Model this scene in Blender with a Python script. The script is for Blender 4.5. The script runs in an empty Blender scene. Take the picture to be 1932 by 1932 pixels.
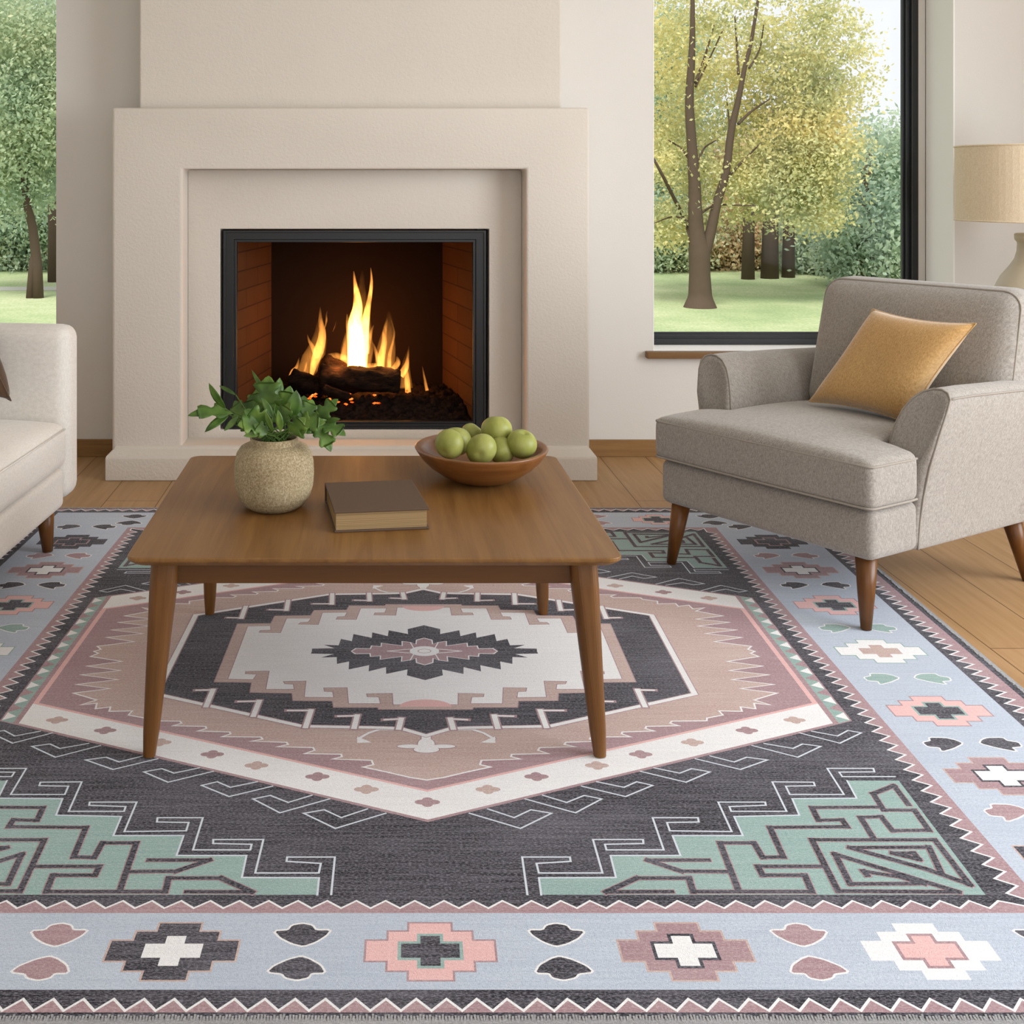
import bpy, bmesh, math, random
import numpy as np
from mathutils import Vector, Matrix

random.seed(7)
RNG = np.random.default_rng(11)
SC = bpy.context.scene
COL = SC.collection

# ------------------------------------------------------------------ camera
CAMH = 1.21          # eye height in metres
FPX = 2100.0         # focal length in pixels of the 1932 frame
VX, VY = 700.0, 340.0
cam = bpy.data.cameras.new('camera')
cam.sensor_width = 36.0
cam.lens = 36.0 * FPX / 1932.0
cam.shift_x = (966.0 - VX) / 1932.0
cam.shift_y = -(966.0 - VY) / 1932.0
cam.clip_end = 300
camo = bpy.data.objects.new('camera', cam)
camo.location = (0, 0, CAMH)
camo.rotation_euler = (math.pi / 2, 0, 0)
COL.objects.link(camo)
SC.camera = camo

# ------------------------------------------------------------------ exposure
SC.view_settings.view_transform = 'Standard'
SC.view_settings.look = 'None'
SC.view_settings.exposure = 0.0
SC.view_settings.gamma = 1.0
SC.view_settings.use_curve_mapping = False

# ------------------------------------------------------------------ daylight and fill
world = bpy.data.worlds.new('sky')
SC.world = world
world.use_nodes = True
wn = world.node_tree
wn.nodes.clear()
w_out = wn.nodes.new('ShaderNodeOutputWorld')
w_bg = wn.nodes.new('ShaderNodeBackground')
w_bg.inputs['Color'].default_value = (0.95, 0.975, 1.0, 1)
w_bg.inputs['Strength'].default_value = 1.0
wn.links.new(w_bg.outputs[0], w_out.inputs[0])


def area(name, loc, rot, sx, sy, power, color):
    l = bpy.data.lights.new(name, 'AREA')
    l.shape = 'RECTANGLE'
    l.size, l.size_y = sx, sy
    l.energy = power
    l.color = color
    o = bpy.data.objects.new(name, l)
    o.location = loc
    o.rotation_euler = rot
    COL.objects.link(o)
    return o


sun = bpy.data.lights.new('sun', 'SUN')
sun.energy = 4.0
sun.angle = math.radians(25)
sun.color = (1.0, 0.98, 0.94)
suno = bpy.data.objects.new('sun', sun)
suno.rotation_euler = (math.radians(36), 0, math.radians(-20))
COL.objects.link(suno)
# daylight through the big window in the right-hand wall; weak fill added behind the camera
area('daylight_right', (3.62, 1.4, 1.45), (0, math.radians(90), 0), 2.0, 2.7, 160, (0.93, 0.965, 1.0))
area('fill_rear', (0.9, -2.3, 1.5), (math.radians(90), 0, 0), 3.6, 2.2, 31, (0.93, 0.965, 1.0))

# ------------------------------------------------------------------ helpers


def P(px, py, Y):
    return Vector(((px - VX) * Y / FPX, Y, CAMH - (py - VY) * Y / FPX))


def link(o, parent=None):
    COL.objects.link(o)
    if parent is not None:
        o.parent = parent
    return o


def empty(name, loc=(0, 0, 0), label=None, cat=None, group=None, kind=None):
    o = bpy.data.objects.new(name, None)
    o.empty_display_size = 0.1
    o.location = loc
    link(o)
    tag(o, label, cat, group, kind)
    return o


def tag(o, label=None, cat=None, group=None, kind=None):
    if label: o['label'] = label
    if cat: o['category'] = cat
    if group: o['group'] = group
    if kind: o['kind'] = kind
    return o


class MB:
    """collects vertices and faces of ONE mesh"""

    def __init__(s):
        s.v = []
        s.f = []
        s.m = []

    def add(s, verts, faces, mi=0):
        b = len(s.v)
        s.v += [tuple(p) for p in verts]
        s.f += [tuple(i + b for i in f) for f in faces]
        s.m += [mi] * len(faces)
        return s

    def box(s, x0, x1, y0, y1, z0, z1, mi=0):
        v = [(x, y, z) for z in (z0, z1) for y in (y0, y1) for x in (x0, x1)]
        f = [(0, 2, 3, 1), (4, 5, 7, 6), (0, 1, 5, 4), (1, 3, 7, 5), (3, 2, 6, 7), (2, 0, 4, 6)]
        return s.add(v, f, mi)

    def tube(s, pts, rad, n=10, closed=False, cap=True, sq=1.0, mi=0):
        pts = [Vector(p) for p in pts]
        if not hasattr(rad, '__len__'):
            rad = [rad] * len(pts)
        N = len(pts)
        up = None
        rings = []
        for i, p in enumerate(pts):
            if closed:
                t = pts[(i + 1) % N] - pts[i - 1]
            else:
                t = pts[min(i + 1, N - 1)] - pts[max(i - 1, 0)]
            t.normalize()
            if up is None:
                up = Vector((0, 0, 1)) if abs(t.z) < 0.9 else Vector((0, 1, 0))
            a = t.cross(up)
            if a.length < 1e-6:
                a = t.orthogonal()
            a.normalize()
            b = a.cross(t).normalized()
            up = b
            rings.append([p + (a * math.cos(2 * math.pi * k / n) + b * sq * math.sin(2 * math.pi * k / n)) * rad[i] for k in range(n)])
        v = [q for r in rings for q in r]
        f = []
        for i in range(N if closed else N - 1):
            j = (i + 1) % N
            for k in range(n):
                l = (k + 1) % n
                f.append((i * n + k, i * n + l, j * n + l, j * n + k))
        if cap and not closed:
            f.append(tuple(range(n))[::-1])
            f.append(tuple((N - 1) * n + k for k in range(n)))
        return s.add(v, f, mi)

    def lathe(s, prof, n=48, c=(0, 0, 0), mi=0):
        """prof: list of (r, z) from bottom to top"""
        v = []
        for r, z in prof:
            for k in range(n):
                a = 2 * math.pi * k / n
                v.append((c[0] + r * math.cos(a), c[1] + r * math.sin(a), c[2] + z))
        f = []
        for i in range(len(prof) - 1):
            for k in range(n):
                l = (k + 1) % n
                f.append((i * n + k, i * n + l, (i + 1) * n + l, (i + 1) * n + k))
        return s.add(v, f, mi)

    def loft(s, rings, cap=True, mi=0):
        n = len(rings[0])
        v = [p for r in rings for p in r]
        f = []
        for i in range(len(rings) - 1):
            for k in range(n):
                l = (k + 1) % n
                f.append((i * n + k, i * n + l, (i + 1) * n + l, (i + 1) * n + k))
        if cap:
            f.append(tuple(range(n))[::-1])
            f.append(tuple((len(rings) - 1) * n + k for k in range(n)))
        return s.add(v, f, mi)

    def rbox(s, x0, x1, y0, y1, z0, z1, r, seg=14, top=0.0, side=0.0, front=0.0, mi=0, fn=None):
        """rounded, padded box. top/side/front: bulge of the z+, x and y faces"""
        cx, cy, cz = (x0 + x1) / 2, (y0 + y1) / 2, (z0 + z1) / 2
        hx, hy, hz = (x1 - x0) / 2, (y1 - y0) / 2, (z1 - z0) / 2
        rr = min(r, hx * .99, hy * .99, hz * .99)

        def axis(h):
            # sample positions, denser at the rounded rims
            a = [-h, -h + rr * .08, -h + rr * .3, -h + rr * .6, -h + rr]
            m = [-h + rr + (2 * (h - rr)) * i / seg for i in range(1, seg)]
            b = [h - rr, h - rr * .6, h - rr * .3, h - rr * .08, h]
            return a + m + b
        ax, ay, az = axis(hx), axis(hy), axis(hz)
        bm = bmesh.new()

        def pt(x, y, z):
            ix = max(-hx + rr, min(hx - rr, x)); iy = max(-hy + rr, min(hy - rr, y)); iz = max(-hz + rr, min(hz - rr, z))
            d = Vector((x - ix, y - iy, z - iz))
            if d.length > 1e-9:
                m = max(abs(d.x), abs(d.y), abs(d.z))
                d = d.normalized() * m
            q = Vector((ix, iy, iz)) + d
            gx = max(0, 1 - (q.x / hx) ** 2); gy = max(0, 1 - (q.y / hy) ** 2); gz = max(0, 1 - (q.z / hz) ** 2)
            if q.z > 0: q.z += top * (gx * gy) ** .6 * (q.z / hz)
            q.x += side * (gy * gz) ** .6 * (q.x / hx)
            q.y += front * (gx * gz) ** .6 * (q.y / hy)
            q += Vector((cx, cy, cz))
            if fn: q = Vector(fn(q))
            return q
        base = len(s.v)

        def grid(A, B, mk, flip):
            vs = [mk(a, b) for a in A for b in B]
            nb = len(B)
            fs = []
            for i in range(len(A) - 1):
                for j in range(nb - 1):
                    q = (i * nb + j, (i + 1) * nb + j, (i + 1) * nb + j + 1, i * nb + j + 1)
                    fs.append(q[::-1] if flip else q)
            vv = [bm.verts.new(p) for p in vs]
            for q in fs:
                try: bm.faces.new([vv[k] for k in q])
                except ValueError: pass
        grid(ax, ay, lambda a, b: pt(a, b, hz), False)
        grid(ax, ay, lambda a, b: pt(a, b, -hz), True)
        grid(ax, az, lambda a, b: pt(a, -hy, b), False)
        grid(ax, az, lambda a, b: pt(a, hy, b), True)
        grid(ay, az, lambda a, b: pt(hx, a, b), False)
        grid(ay, az, lambda a, b: pt(-hx, a, b), True)
        bmesh.ops.remove_doubles(bm, verts=bm.verts, dist=1e-5)
        bmesh.ops.recalc_face_normals(bm, faces=bm.faces)
        bm.verts.index_update()
        s.add([v.co for v in bm.verts], [[v.index for v in f.verts] for f in bm.faces], mi)
        bm.free()
        return s

    def build(s, name, mat, parent=None, smooth=True, origin=None, normals=True):
        me = bpy.data.meshes.new(name)
        v = s.v
        if origin is not None:
            ox, oy, oz = origin
            v = [(p[0] - ox, p[1] - oy, p[2] - oz) for p in v]
        me.from_pydata(v, [], s.f)
        mats = mat if isinstance(mat, (list, tuple)) else [mat]
        for m in mats: me.materials.append(m)
        if len(mats) > 1:
            me.polygons.foreach_set('material_index', s.m)
        if normals:
            bm = bmesh.new(); bm.from_mesh(me)
            bmesh.ops.recalc_face_normals(bm, faces=bm.faces)
            bm.to_mesh(me); bm.free()
        me.polygons.foreach_set('use_smooth', [smooth] * len(me.polygons))
        me.update()
        o = bpy.data.objects.new(name, me)
        if origin is not None: o.location = origin
        link(o, parent)
        return o


def bevel(o, w, seg=3, angle=35):
    m = o.modifiers.new('bevel', 'BEVEL')
    m.width = w; m.segments = seg; m.limit_method = 'ANGLE'; m.angle_limit = math.radians(angle)
    m.harden_normals = False
    return o


# ------------------------------------------------------------------ materials
def srgb(h):
    h = h.lstrip('#')
    c = [int(h[i:i + 2], 16) / 255 for i in (0, 2, 4)]
    return tuple((x / 12.92 if x <= .04045 else ((x + .055) / 1.055) ** 2.4) for x in c) + (1,)


class NT:
    def __init__(s, name):
        s.mat = bpy.data.materials.new(name)
        s.mat.use_nodes = True
        s.t = s.mat.node_tree
        s.t.nodes.clear()
        s.out = s.n('ShaderNodeOutputMaterial')

    def n(s, typ, **kw):
        nd = s.t.nodes.new(typ)
        for k, v in kw.items(): setattr(nd, k, v)
        return nd

    def l(s, a, b):
        s.t.links.new(a, b)

    def coords(s, scale=(1, 1, 1), rot=(0, 0, 0), kind='Object'):
        tc = s.n('ShaderNodeTexCoord')
        mp = s.n('ShaderNodeMapping')
        mp.inputs['Scale'].default_value = scale
        mp.inputs['Rotation'].default_value = rot
        s.l(tc.outputs[kind], mp.inputs['Vector'])
        return mp.outputs[0]

    def noise(s, vec, scale=1, detail=4, rough=.5, dist=0):
        nd = s.n('ShaderNodeTexNoise')
        nd.inputs['Scale'].default_value = scale
        nd.inputs['Detail'].default_value = detail
        nd.inputs['Roughness'].default_value = rough
        nd.inputs['Distortion'].default_value = dist
        s.l(vec, nd.inputs['Vector'])
        return nd.outputs['Fac']

    def ramp(s, fac, stops):
        r = s.n('ShaderNodeValToRGB')
        el = r.color_ramp.elements
        while len(el) > 1: el.remove(el[0])
        for i, (p, c) in enumerate(stops):
            e = el[0] if i == 0 else el.new(p)
            e.position = p
            e.color = c if len(c) == 4 else (*c, 1)
        s.l(fac, r.inputs[0])
        return r.outputs[0]

    def mix(s, fac, a, b, mode='MIX'):
        m = s.n('ShaderNodeMix', data_type='RGBA', blend_type=mode)
        for sock, v in ((m.inputs[0], fac), (m.inputs[6], a), (m.inputs[7], b)):
            if hasattr(v, 'is_linked') or hasattr(v, 'links'): s.l(v, sock)
            else: sock.default_value = v
        return m.outputs[2]

    def math(s, op, a, b=None):
        m = s.n('ShaderNodeMath', operation=op)
        for i, v in enumerate((a, b)):
            if v is None: continue
            if hasattr(v, 'links'): s.l(v, m.inputs[i])
            else: m.inputs[i].default_value = v
        return m.outputs[0]

    def bsdf(s, color, rough=.6, spec=.5, bump=None, bstr=.2, bdist=.01, metal=0, sheen=0, coat=0, sss=0):
        b = s.n('ShaderNodeBsdfPrincipled')
        if hasattr(color, 'links'): s.l(color, b.inputs['Base Color'])
        else: b.inputs['Base Color'].default_value = color
        if hasattr(rough, 'links'): s.l(rough, b.inputs['Roughness'])
        else: b.inputs['Roughness'].default_value = rough
        b.inputs['Specular IOR Level'].default_value = spec
        b.inputs['Metallic'].default_value = metal
        if sheen:
            b.inputs['Sheen Weight'].default_value = sheen
            b.inputs['Sheen Roughness'].default_value = .5
        if coat:
            b.inputs['Coat Weight'].default_value = coat
            b.inputs['Coat Roughness'].default_value = .25
        if bump is not None:
            bp = s.n('ShaderNodeBump')
            bp.inputs['Strength'].default_value = bstr
            bp.inputs['Distance'].default_value = bdist
            s.l(bump, bp.inputs['Height'])
            s.l(bp.outputs[0], b.inputs['Normal'])
        s.l(b.outputs[0], s.out.inputs['Surface'])
        return s.mat


def mat_plaster(name, c1, c2, bscale=90, bstr=.25):
    t = NT(name)
    v = t.coords()
    n1 = t.noise(v, 2.2, 3)
    n2 = t.noise(v, bscale, 5, .6)
    col = t.mix(n1, srgb(c1), srgb(c2))
    return t.bsdf(col, .92, .2, n2, bstr, .004)


def mat_fabric(name, c1, c2, sc=1.0, sheen=.3):
    t = NT(name)
    va = t.coords((sc, sc * .18, sc))
    vb = t.coords((sc * .18, sc, sc * .25))
    na = t.noise(va, 420, 2)
    nb = t.noise(vb, 420, 2)
    s = t.math('ADD', na, nb)
    s = t.math('MULTIPLY', s, .5)
    big = t.noise(t.coords(), 3, 3)
    f = t.ramp(s, [(.38, (0, 0, 0)), (.62, (1, 1, 1))])
    col = t.mix(f, srgb(c1), srgb(c2))
    col = t.mix(t.math('MULTIPLY', big, .25), col, srgb(c1))
    return t.bsdf(col, .95, .15, s, .35, .0015, sheen=sheen)


def mat_wood(name, c1, c2, c3, axis='x', rough=.45, scale=1.0, spec=.4, coat=0):
    t = NT(name)
    k = {'x': (1.2, 22, 22), 'y': (22, 1.2, 22), 'z': (22, 22, 1.2)}[axis]
    v = t.coords(tuple(a * scale for a in k))
    n1 = t.noise(v, 1.6, 6, .62, .6)
    k2 = {'x': (6, 300, 300), 'y': (300, 6, 300), 'z': (300, 300, 6)}[axis]
    n2 = t.noise(t.coords(k2), 1, 2)
    col = t.ramp(n1, [(.25, srgb(c1)), (.5, srgb(c2)), (.75, srgb(c3))])
    col = t.mix(t.math('MULTIPLY', n2, .35), col, srgb(c1))
    return t.bsdf(col, rough, spec, n2, .08, .001, coat=coat)


def mat_plain(name, c, rough=.5, spec=.5, metal=0, bscale=0, bstr=.1, coat=0):
    t = NT(name)
    if bscale:
        n = t.noise(t.coords(), bscale, 4)
        col = t.mix(t.math('MULTIPLY', n, .5), srgb(c), tuple(x * .75 for x in srgb(c)[:3]) + (1,))
        return t.bsdf(col, rough, spec, n, bstr, .003, metal, coat=coat)
    return t.bsdf(srgb(c), rough, spec, metal=metal, coat=coat)


M = {}
M['wall'] = mat_plaster('wall_paint', '#dcd8d2', '#e1ddd8', 140, .12)
M['reveal'] = mat_plaster('reveal_paint', '#f4f2ee', '#f6f4f1', 140, .08)
M['ceiling'] = mat_plaster('ceiling_paint', '#efece6', '#f2efea', 140, .08)
M['stucco'] = mat_plaster('rough_stucco', '#d3cbc1', '#dad2c8', 85, .55)
M['black_metal'] = mat_plain('black_metal', '#15171a', .38, .5)
M['fabric'] = mat_fabric('grey_beige_linen', '#868079', '#a8a29b')
M['piping'] = mat_plain('piping_cord', '#979087', .8, .2)
M['sofa_fabric'] = mat_fabric('cream_linen', '#dcd6ce', '#ebe6df', .8)
M['mustard'] = mat_fabric('mustard_velvet', '#a47e4a', '#c6a06a', 1.3, .6)
M['brown_fabric'] = mat_fabric('brown_velvet', '#4a3524', '#5e4532', 1.3, .4)
M['table_wood'] = mat_wood('tabletop_walnut', '#66441f', '#805a2f', '#906a3b', 'y', .42)
M['table_wood_x'] = mat_wood('apron_walnut', '#4d2f12', '#613d19', '#704920', 'x', .45)
M['table_wood_z'] = mat_wood('leg_walnut', '#553514', '#6b441b', '#7a5023', 'z', .4)
M['chair_leg'] = mat_wood('chair_leg_walnut', '#523010', '#684018', '#7a4e22', 'z', .35)
M['oak'] = mat_wood('oak_trim', '#7d5b34', '#957043', '#a57f50', 'x', .55)
M['sill_wood'] = mat_wood('sill_walnut', '#5f4120', '#78552d', '#876338', 'x', .5)
M['glaze'] = mat_plain('lamp_ceramic', '#c9bea6', .45, .5, bscale=30, bstr=.05)
M['shade'] = mat_fabric('lampshade_linen', '#dac8aa', '#eadcc4', 1.0, .1)
M['stone'] = mat_plain('grey_path', '#b5b3a9', .9)

# glass: constant thin mix, no viewer tricks
t = NT('window_glass')
tr = t.n('ShaderNodeBsdfTransparent'); gl = t.n('ShaderNodeBsdfGlossy'); gl.inputs['Roughness'].default_value = .02
mx = t.n('ShaderNodeMixShader'); mx.inputs[0].default_value = .0015
t.l(tr.outputs[0], mx.inputs[1]); t.l(gl.outputs[0], mx.inputs[2]); t.l(mx.outputs[0], t.out.inputs[0])
M['glass'] = t.mat

# oak floor boards running away from the camera
t = NT('oak_floor')
v = t.coords((1, 1, 1), (0, 0, math.radians(90)))
bk = t.n('ShaderNodeTexBrick'); bk.offset = .37
bk.inputs['Color1'].default_value = (0, 0, 0, 1); bk.inputs['Color2'].default_value = (1, 1, 1, 1)
bk.inputs['Mortar'].default_value = (.5, .5, .5, 1)
bk.inputs['Scale'].default_value = 1
bk.inputs['Mortar Size'].default_value = .0016
bk.inputs['Brick Width'].default_value = 2.1
bk.inputs['Row Height'].default_value = .2
t.l(v, bk.inputs['Vector'])
g = t.noise(t.coords((26, 1.6, 1)), 1.5, 7, .6, .5)
gf = t.noise(t.coords((260, 6, 1)), 1, 2)
c = t.ramp(g, [(.25, srgb('#9c7a52')), (.5, srgb('#b08c64')), (.75, srgb('#bd9b75'))])
c = t.mix(t.math('MULTIPLY', bk.outputs['Color'], .35), c, srgb('#a3815a'))
c = t.mix(t.math('MULTIPLY', gf, .25), c, srgb('#8f6a40'))
c = t.mix(bk.outputs['Fac'], c, srgb('#5f4326'))
M['floor'] = t.bsdf(c, .5, .35, t.math('MULTIPLY', bk.outputs['Fac'], -1), .4, .002)

# firebrick
t = NT('fire_brick')
v = t.coords((1, 1, 1), (math.radians(90), 0, 0), 'Object')
tc = t.n('ShaderNodeTexCoord'); sep = t.n('ShaderNodeSeparateXYZ'); cmb = t.n('ShaderNodeCombineXYZ')
t.l(tc.outputs['Object'], sep.inputs[0])
t.l(t.math('ADD', sep.outputs['X'], sep.outputs['Y']), cmb.inputs['X']); t.l(sep.outputs['Z'], cmb.inputs['Y'])
bk = t.n('ShaderNodeTexBrick')
for k_, v_ in (('Scale', 1), ('Mortar Size', .003), ('Brick Width', .42), ('Row Height', .082)): bk.inputs[k_].default_value = v_
bk.inputs['Color1'].default_value = srgb('#4a3018'); bk.inputs['Color2'].default_value = srgb('#402812'); bk.inputs['Mortar'].default_value = srgb('#1c0f07')
t.l(cmb.outputs[0], bk.inputs['Vector'])
nz = t.noise(t.coords(), 9, 5)
c = t.mix(t.math('MULTIPLY', nz, .6), bk.outputs['Color'], srgb('#3a1d0e'))
M['brick'] = t.bsdf(c, .9, .15, bk.outputs['Fac'], -.4, .003)
M['brick_soot'] = mat_plain('sooty_brick', '#1d120c', .95, .1, bscale=20, bstr=.3)

# bark and ash
t = NT('charred_bark')
n1 = t.noise(t.coords((3, 12, 12)), 6, 6, .7, .5)
M['char'] = t.bsdf(t.ramp(n1, [(.35, srgb('#0c0806')), (.6, srgb('#2a1a10')), (.8, srgb('#4a3222'))]), .95, .1, n1, .9, .012)
t = NT('ash')
n1 = t.noise(t.coords(), 40, 6, .7)
M['ash'] = t.bsdf(t.ramp(n1, [(.4, srgb('#0d0806')), (.7, srgb('#33221a'))]), .95, .1, n1, .8, .01)
# glowing embers
t = NT('ember_glow')
n1 = t.noise(t.coords(), 55, 3)
em = t.n('ShaderNodeEmission')
t.l(t.ramp(n1, [(.35, (.25, .02, .0)), (.55, (1, .16, .02)), (.75, (1, .5, .15))]), em.inputs['Color'])
em.inputs['Strength'].default_value = 2.2
t.l(em.outputs[0], t.out.inputs[0])
M['ember'] = t.mat
# flames: emitting gas inside each tongue
def flame_mat(name, strength):
    t = NT(name)
    em = t.n('ShaderNodeEmission')
    v = t.coords((1, 1, .35))
    n = t.noise(v, 38, 3, .6, .8)
    tc = t.n('ShaderNodeTexCoord'); sp = t.n('ShaderNodeSeparateXYZ')
    t.l(tc.outputs['Generated'], sp.inputs[0])
    fall = t.ramp(sp.outputs['Z'], [(0, (1, 1, 1)), (.45, (.75, .75, .75)), (1, (.22, .22, .22))])
    k = t.ramp(n, [(.32, (.18, .18, .18)), (.62, (1, 1, 1))])
    kk = t.math('MULTIPLY', k, fall)
    em.inputs['Color'].default_value = (1.0, .36, .065, 1)
    t.l(t.math('MULTIPLY', kk, strength), em.inputs['Strength'])
    t.l(em.outputs[0], t.out.inputs['Volume'])
    return t.mat
M['flame'] = flame_mat('flame_gas', 95)
M['flame_core'] = flame_mat('flame_gas_bright', 430)
M['flame_soft'] = flame_mat('flame_gas_faint', 9)

# ------------------------------------------------------------------ room shell
YW = 4.88      # inner face of the back wall
YO = 5.24      # outer face
XL, XR, YB, ZC = -3.2, 3.5, -2.0, 2.75


def struct(name, mb, mat, smooth=False, origin=None):
    o = mb.build(name, mat, None, smooth, origin)
    o['kind'] = 'structure'
    return o


struct('floor', MB().box(XL - .3, XR + .3, YB - .3, YO, -.12, 0), M['floor'])
struct('ceiling', MB().box(XL - .3, XR + .3, YB - .3, YO, ZC, ZC + .12), M['ceiling'])
struct('wall_left', MB().box(XL - .25, XL, YB, YW, 0, ZC), M['wall'])
# right wall with its window opening
w = MB()
w.box(XR, XR + .25, YB, 0, 0, ZC); w.box(XR, XR + .25, 2.85, YW, 0, ZC)
w.box(XR, XR + .25, 0, 2.85, 0, .35); w.box(XR, XR + .25, 0, 2.85, 2.5, ZC)
struct('wall_right', w, M['wall'])
w = MB()
w.box(XL, -1.1, YB - .25, YB, 0, ZC); w.box(2.9, XR, YB - .25, YB, 0, ZC)
w.box(-1.1, 2.9, YB - .25, YB, 0, .3); w.box(-1.1, 2.9, YB - .25, YB, 2.5, ZC)  # opening added so the rear fill light gets in
struct('wall_rear', w, M['wall'])

# back wall: left window | solid middle | right window | solid
LWX0, LWX1 = -2.95, (106 - VX) * YW / FPX
RWX0, RWX1 = (1232 - VX) * YW / FPX, (1801 - VX) * YW / FPX
SILL = .452; HEAD = 2.45
w = MB()
for x0, x1 in ((XL, LWX0), (LWX1, -.60), (.46, RWX0), (RWX1, XR)):
    w.box(x0, x1, YW, YO, 0, ZC)
w.box(-.60, .46, YW, YO, 1.03, ZC)
w.box(-.60, .46, YW, YO, 0, .15)
w.box(LWX0, LWX1, YW, YO, 0, .30); w.box(LWX0, LWX1, YW, YO, HEAD, ZC)
w.box(RWX0, RWX1, YW, YO, 0, SILL - .01); w.box(RWX0, RWX1, YW, YO, HEAD, ZC)
struct('wall_back', w, M['wall'])
# plaster linings of the right window opening
t_ = MB()
t_.box(RWX1 - .006, RWX1 + .0, YW - .001, 5.12, SILL, HEAD)
t_.box(RWX0, RWX1 - .006, YW - .001, 5.12, SILL - .012, SILL)
t_.box(RWX0, RWX0 + .004, YW - .001, 5.12, SILL, HEAD)
struct('trim_1', t_, M['reveal'])
t_ = MB(); t_.box(RWX0 - .035, RWX1 + .03, YW - .045, YW - .0015, .434, .4625)
bevel(struct('trim_2', t_, M['sill_wood']), .003)
b_ = MB()
b_.box(XL, -1.06, YW - .014, YW - .0005, 0, .076)
bevel(struct('baseboard_left', b_, M['oak']), .003)
b_ = MB(); b_.box(.93, XR, YW - .014, YW - .0005, 0, .074)
bevel(struct('baseboard_back', b_, M['oak']), .003)


def window(name, x0, x1, z0, z1, Yf, fw, bot, mull=()):
    root = empty(name, ((x0 + x1) / 2, Yf, z0)); root['kind'] = 'structure'
    ox, oy, oz = root.location
    f = MB()
    def prof(a0, a1, c0, c1, y0, y1):
        f.box(a0 - ox, a1 - ox, y0 - oy, y1 - oy, c0 - oz, c1 - oz)
    # outer frame and stepped inner sash
    for (q, ya, yb) in ((fw, Yf, Yf + .07), (fw + .018, Yf + .02, Yf + .06), (fw + .028, Yf + .035, Yf + .055)):
        prof(x0, x0 + q, z0, z1, ya, yb); prof(x1 - q, x1, z0, z1, ya, yb)
        prof(x0 + q, x1 - q, z0, z0 + bot + (q - fw), ya, yb); prof(x0 + q, x1 - q, z1 - q, z1, ya, yb)
    for m in mull:
        prof(m - .025, m + .025, z0 + bot, z1 - fw, Yf, Yf + .07)
    fr = f.build('window_frame', M['black_metal'], root, False)
    bevel(fr, .002, 2)
    g = MB()
    g.box(x0 + .03 - ox, x1 - .03 - ox, .042, .048, z0 + .02 - oz, z1 - .03 - oz)
    g.build('window_pane', M['glass'], root, False)
    return root


window('window_1', LWX0 + .005, LWX1 - .0, .305, HEAD, 5.12, .04, .05)
window('window_2', RWX0 + .005, RWX1 - .04, SILL + .0005, HEAD, 5.12, .030, .026)
# filler strip between frame and jamb
t_ = MB(); t_.box(RWX1 - .04, RWX1 - .0065, 5.125, 5.2, SILL, HEAD)
struct('trim_3', t_, M['wall'])

# chimney breast
CB0, CB1, CBY = (263 - VX) * 4.64 / FPX, (1059 - VX) * 4.64 / FPX, 4.64
w = MB(); w.box(CB0, CB1, CBY, YW - .0005, 1.495, ZC - .0005)
bevel(struct('wall_chimney', w, M['stucco']), .008)
w = MB()  # chimney stack outside the back wall
w.box(-.95, .8, 5.30, 5.5, 0, ZC); w.box(-.95, -.58, YO + .001, 5.30, 0, ZC); w.box(.44, .8, YO + .001, 5.30, 0, ZC)
w.box(-.58, .44, YO + .001, 5.3, 1.04, ZC)
struct('wall_outer', w, M['wall'])

# ------------------------------------------------------------------ fireplace
fp = empty('fireplace', (-.083, 4.6, 0), 'cream stucco fireplace surround with stepped opening and black framed firebox', 'fireplace')
FO = Vector(fp.location)


def fbuild(mb, name, mat, smooth=False):
    mb.v = [(p[0] - FO.x, p[1] - FO.y, p[2] - FO.z) for p in mb.v]
    return mb.build(name, mat, fp, smooth)


FY = 4.53; RY = 4.665
SX0, SX1 = (211 - VX) * FY / FPX, (1112.5 - VX) * FY / FPX
ZT = CAMH + 137 * FY / FPX
OX0, OX1, OZ = (344 - VX) * FY / FPX, (993 - VX) * FY / FPX, CAMH + 21 * FY / FPX
# surround: a front slab with a rectangular opening (one closed mesh, rounded plaster edges)
def ring_mesh(x0, x1, z0, z1, a0, a1, c0, c1, y0, y1, mb):
    # outer rect x0..x1,z0..z1 ; inner opening a0..a1,c0..c1 (c0 may equal z0 -> open to floor)
    o = [(x0, z0), (x1, z0), (x1, z1), (x0, z1)]
    if c0 <= z0 + 1e-6:
        loop = [(x0, z0), (a0, z0), (a0, c1), (a1, c1), (a1, z0), (x1, z0), (x1, z1), (x0, z1)]
        n = len(loop)
        v = [(x, y0, z) for x, z in loop] + [(x, y1, z) for x, z in loop]
        fr = [(0, 1, 2, 7), (7, 2, 3, 6), (6, 3, 4, 5)]
        f = fr + [tuple(i + n for i in q[::-1]) for q in fr] + [(i, (i + 1) % n, (i + 1) % n + n, i + n)[::-1] for i in range(n)]
        mb.add(v, f)
    else:
        i_ = [(a0, c0), (a1, c0), (a1, c1), (a0, c1)]
        v = [(x, y0, z) for x, z in o + i_] + [(x, y1, z) for x, z in o + i_]
        f = []
        for k in range(4):
            l = (k + 1) % 4
            f += [(k, l, 4 + l, 4 + k), (8 + k, 12 + k, 12 + l, 8 + l), (k, 8 + k, 8 + l, l), (4 + k, 4 + l, 12 + l, 12 + k)]
        mb.add(v, f)
    return mb


sur = fbuild(ring_mesh(SX0, SX1, .10, ZT, OX0, OX1, .10, OZ, FY, YW - .001, MB()), 'mantel_surround', M['stucco'], True)
bevel(sur, .012, 5)
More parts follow.
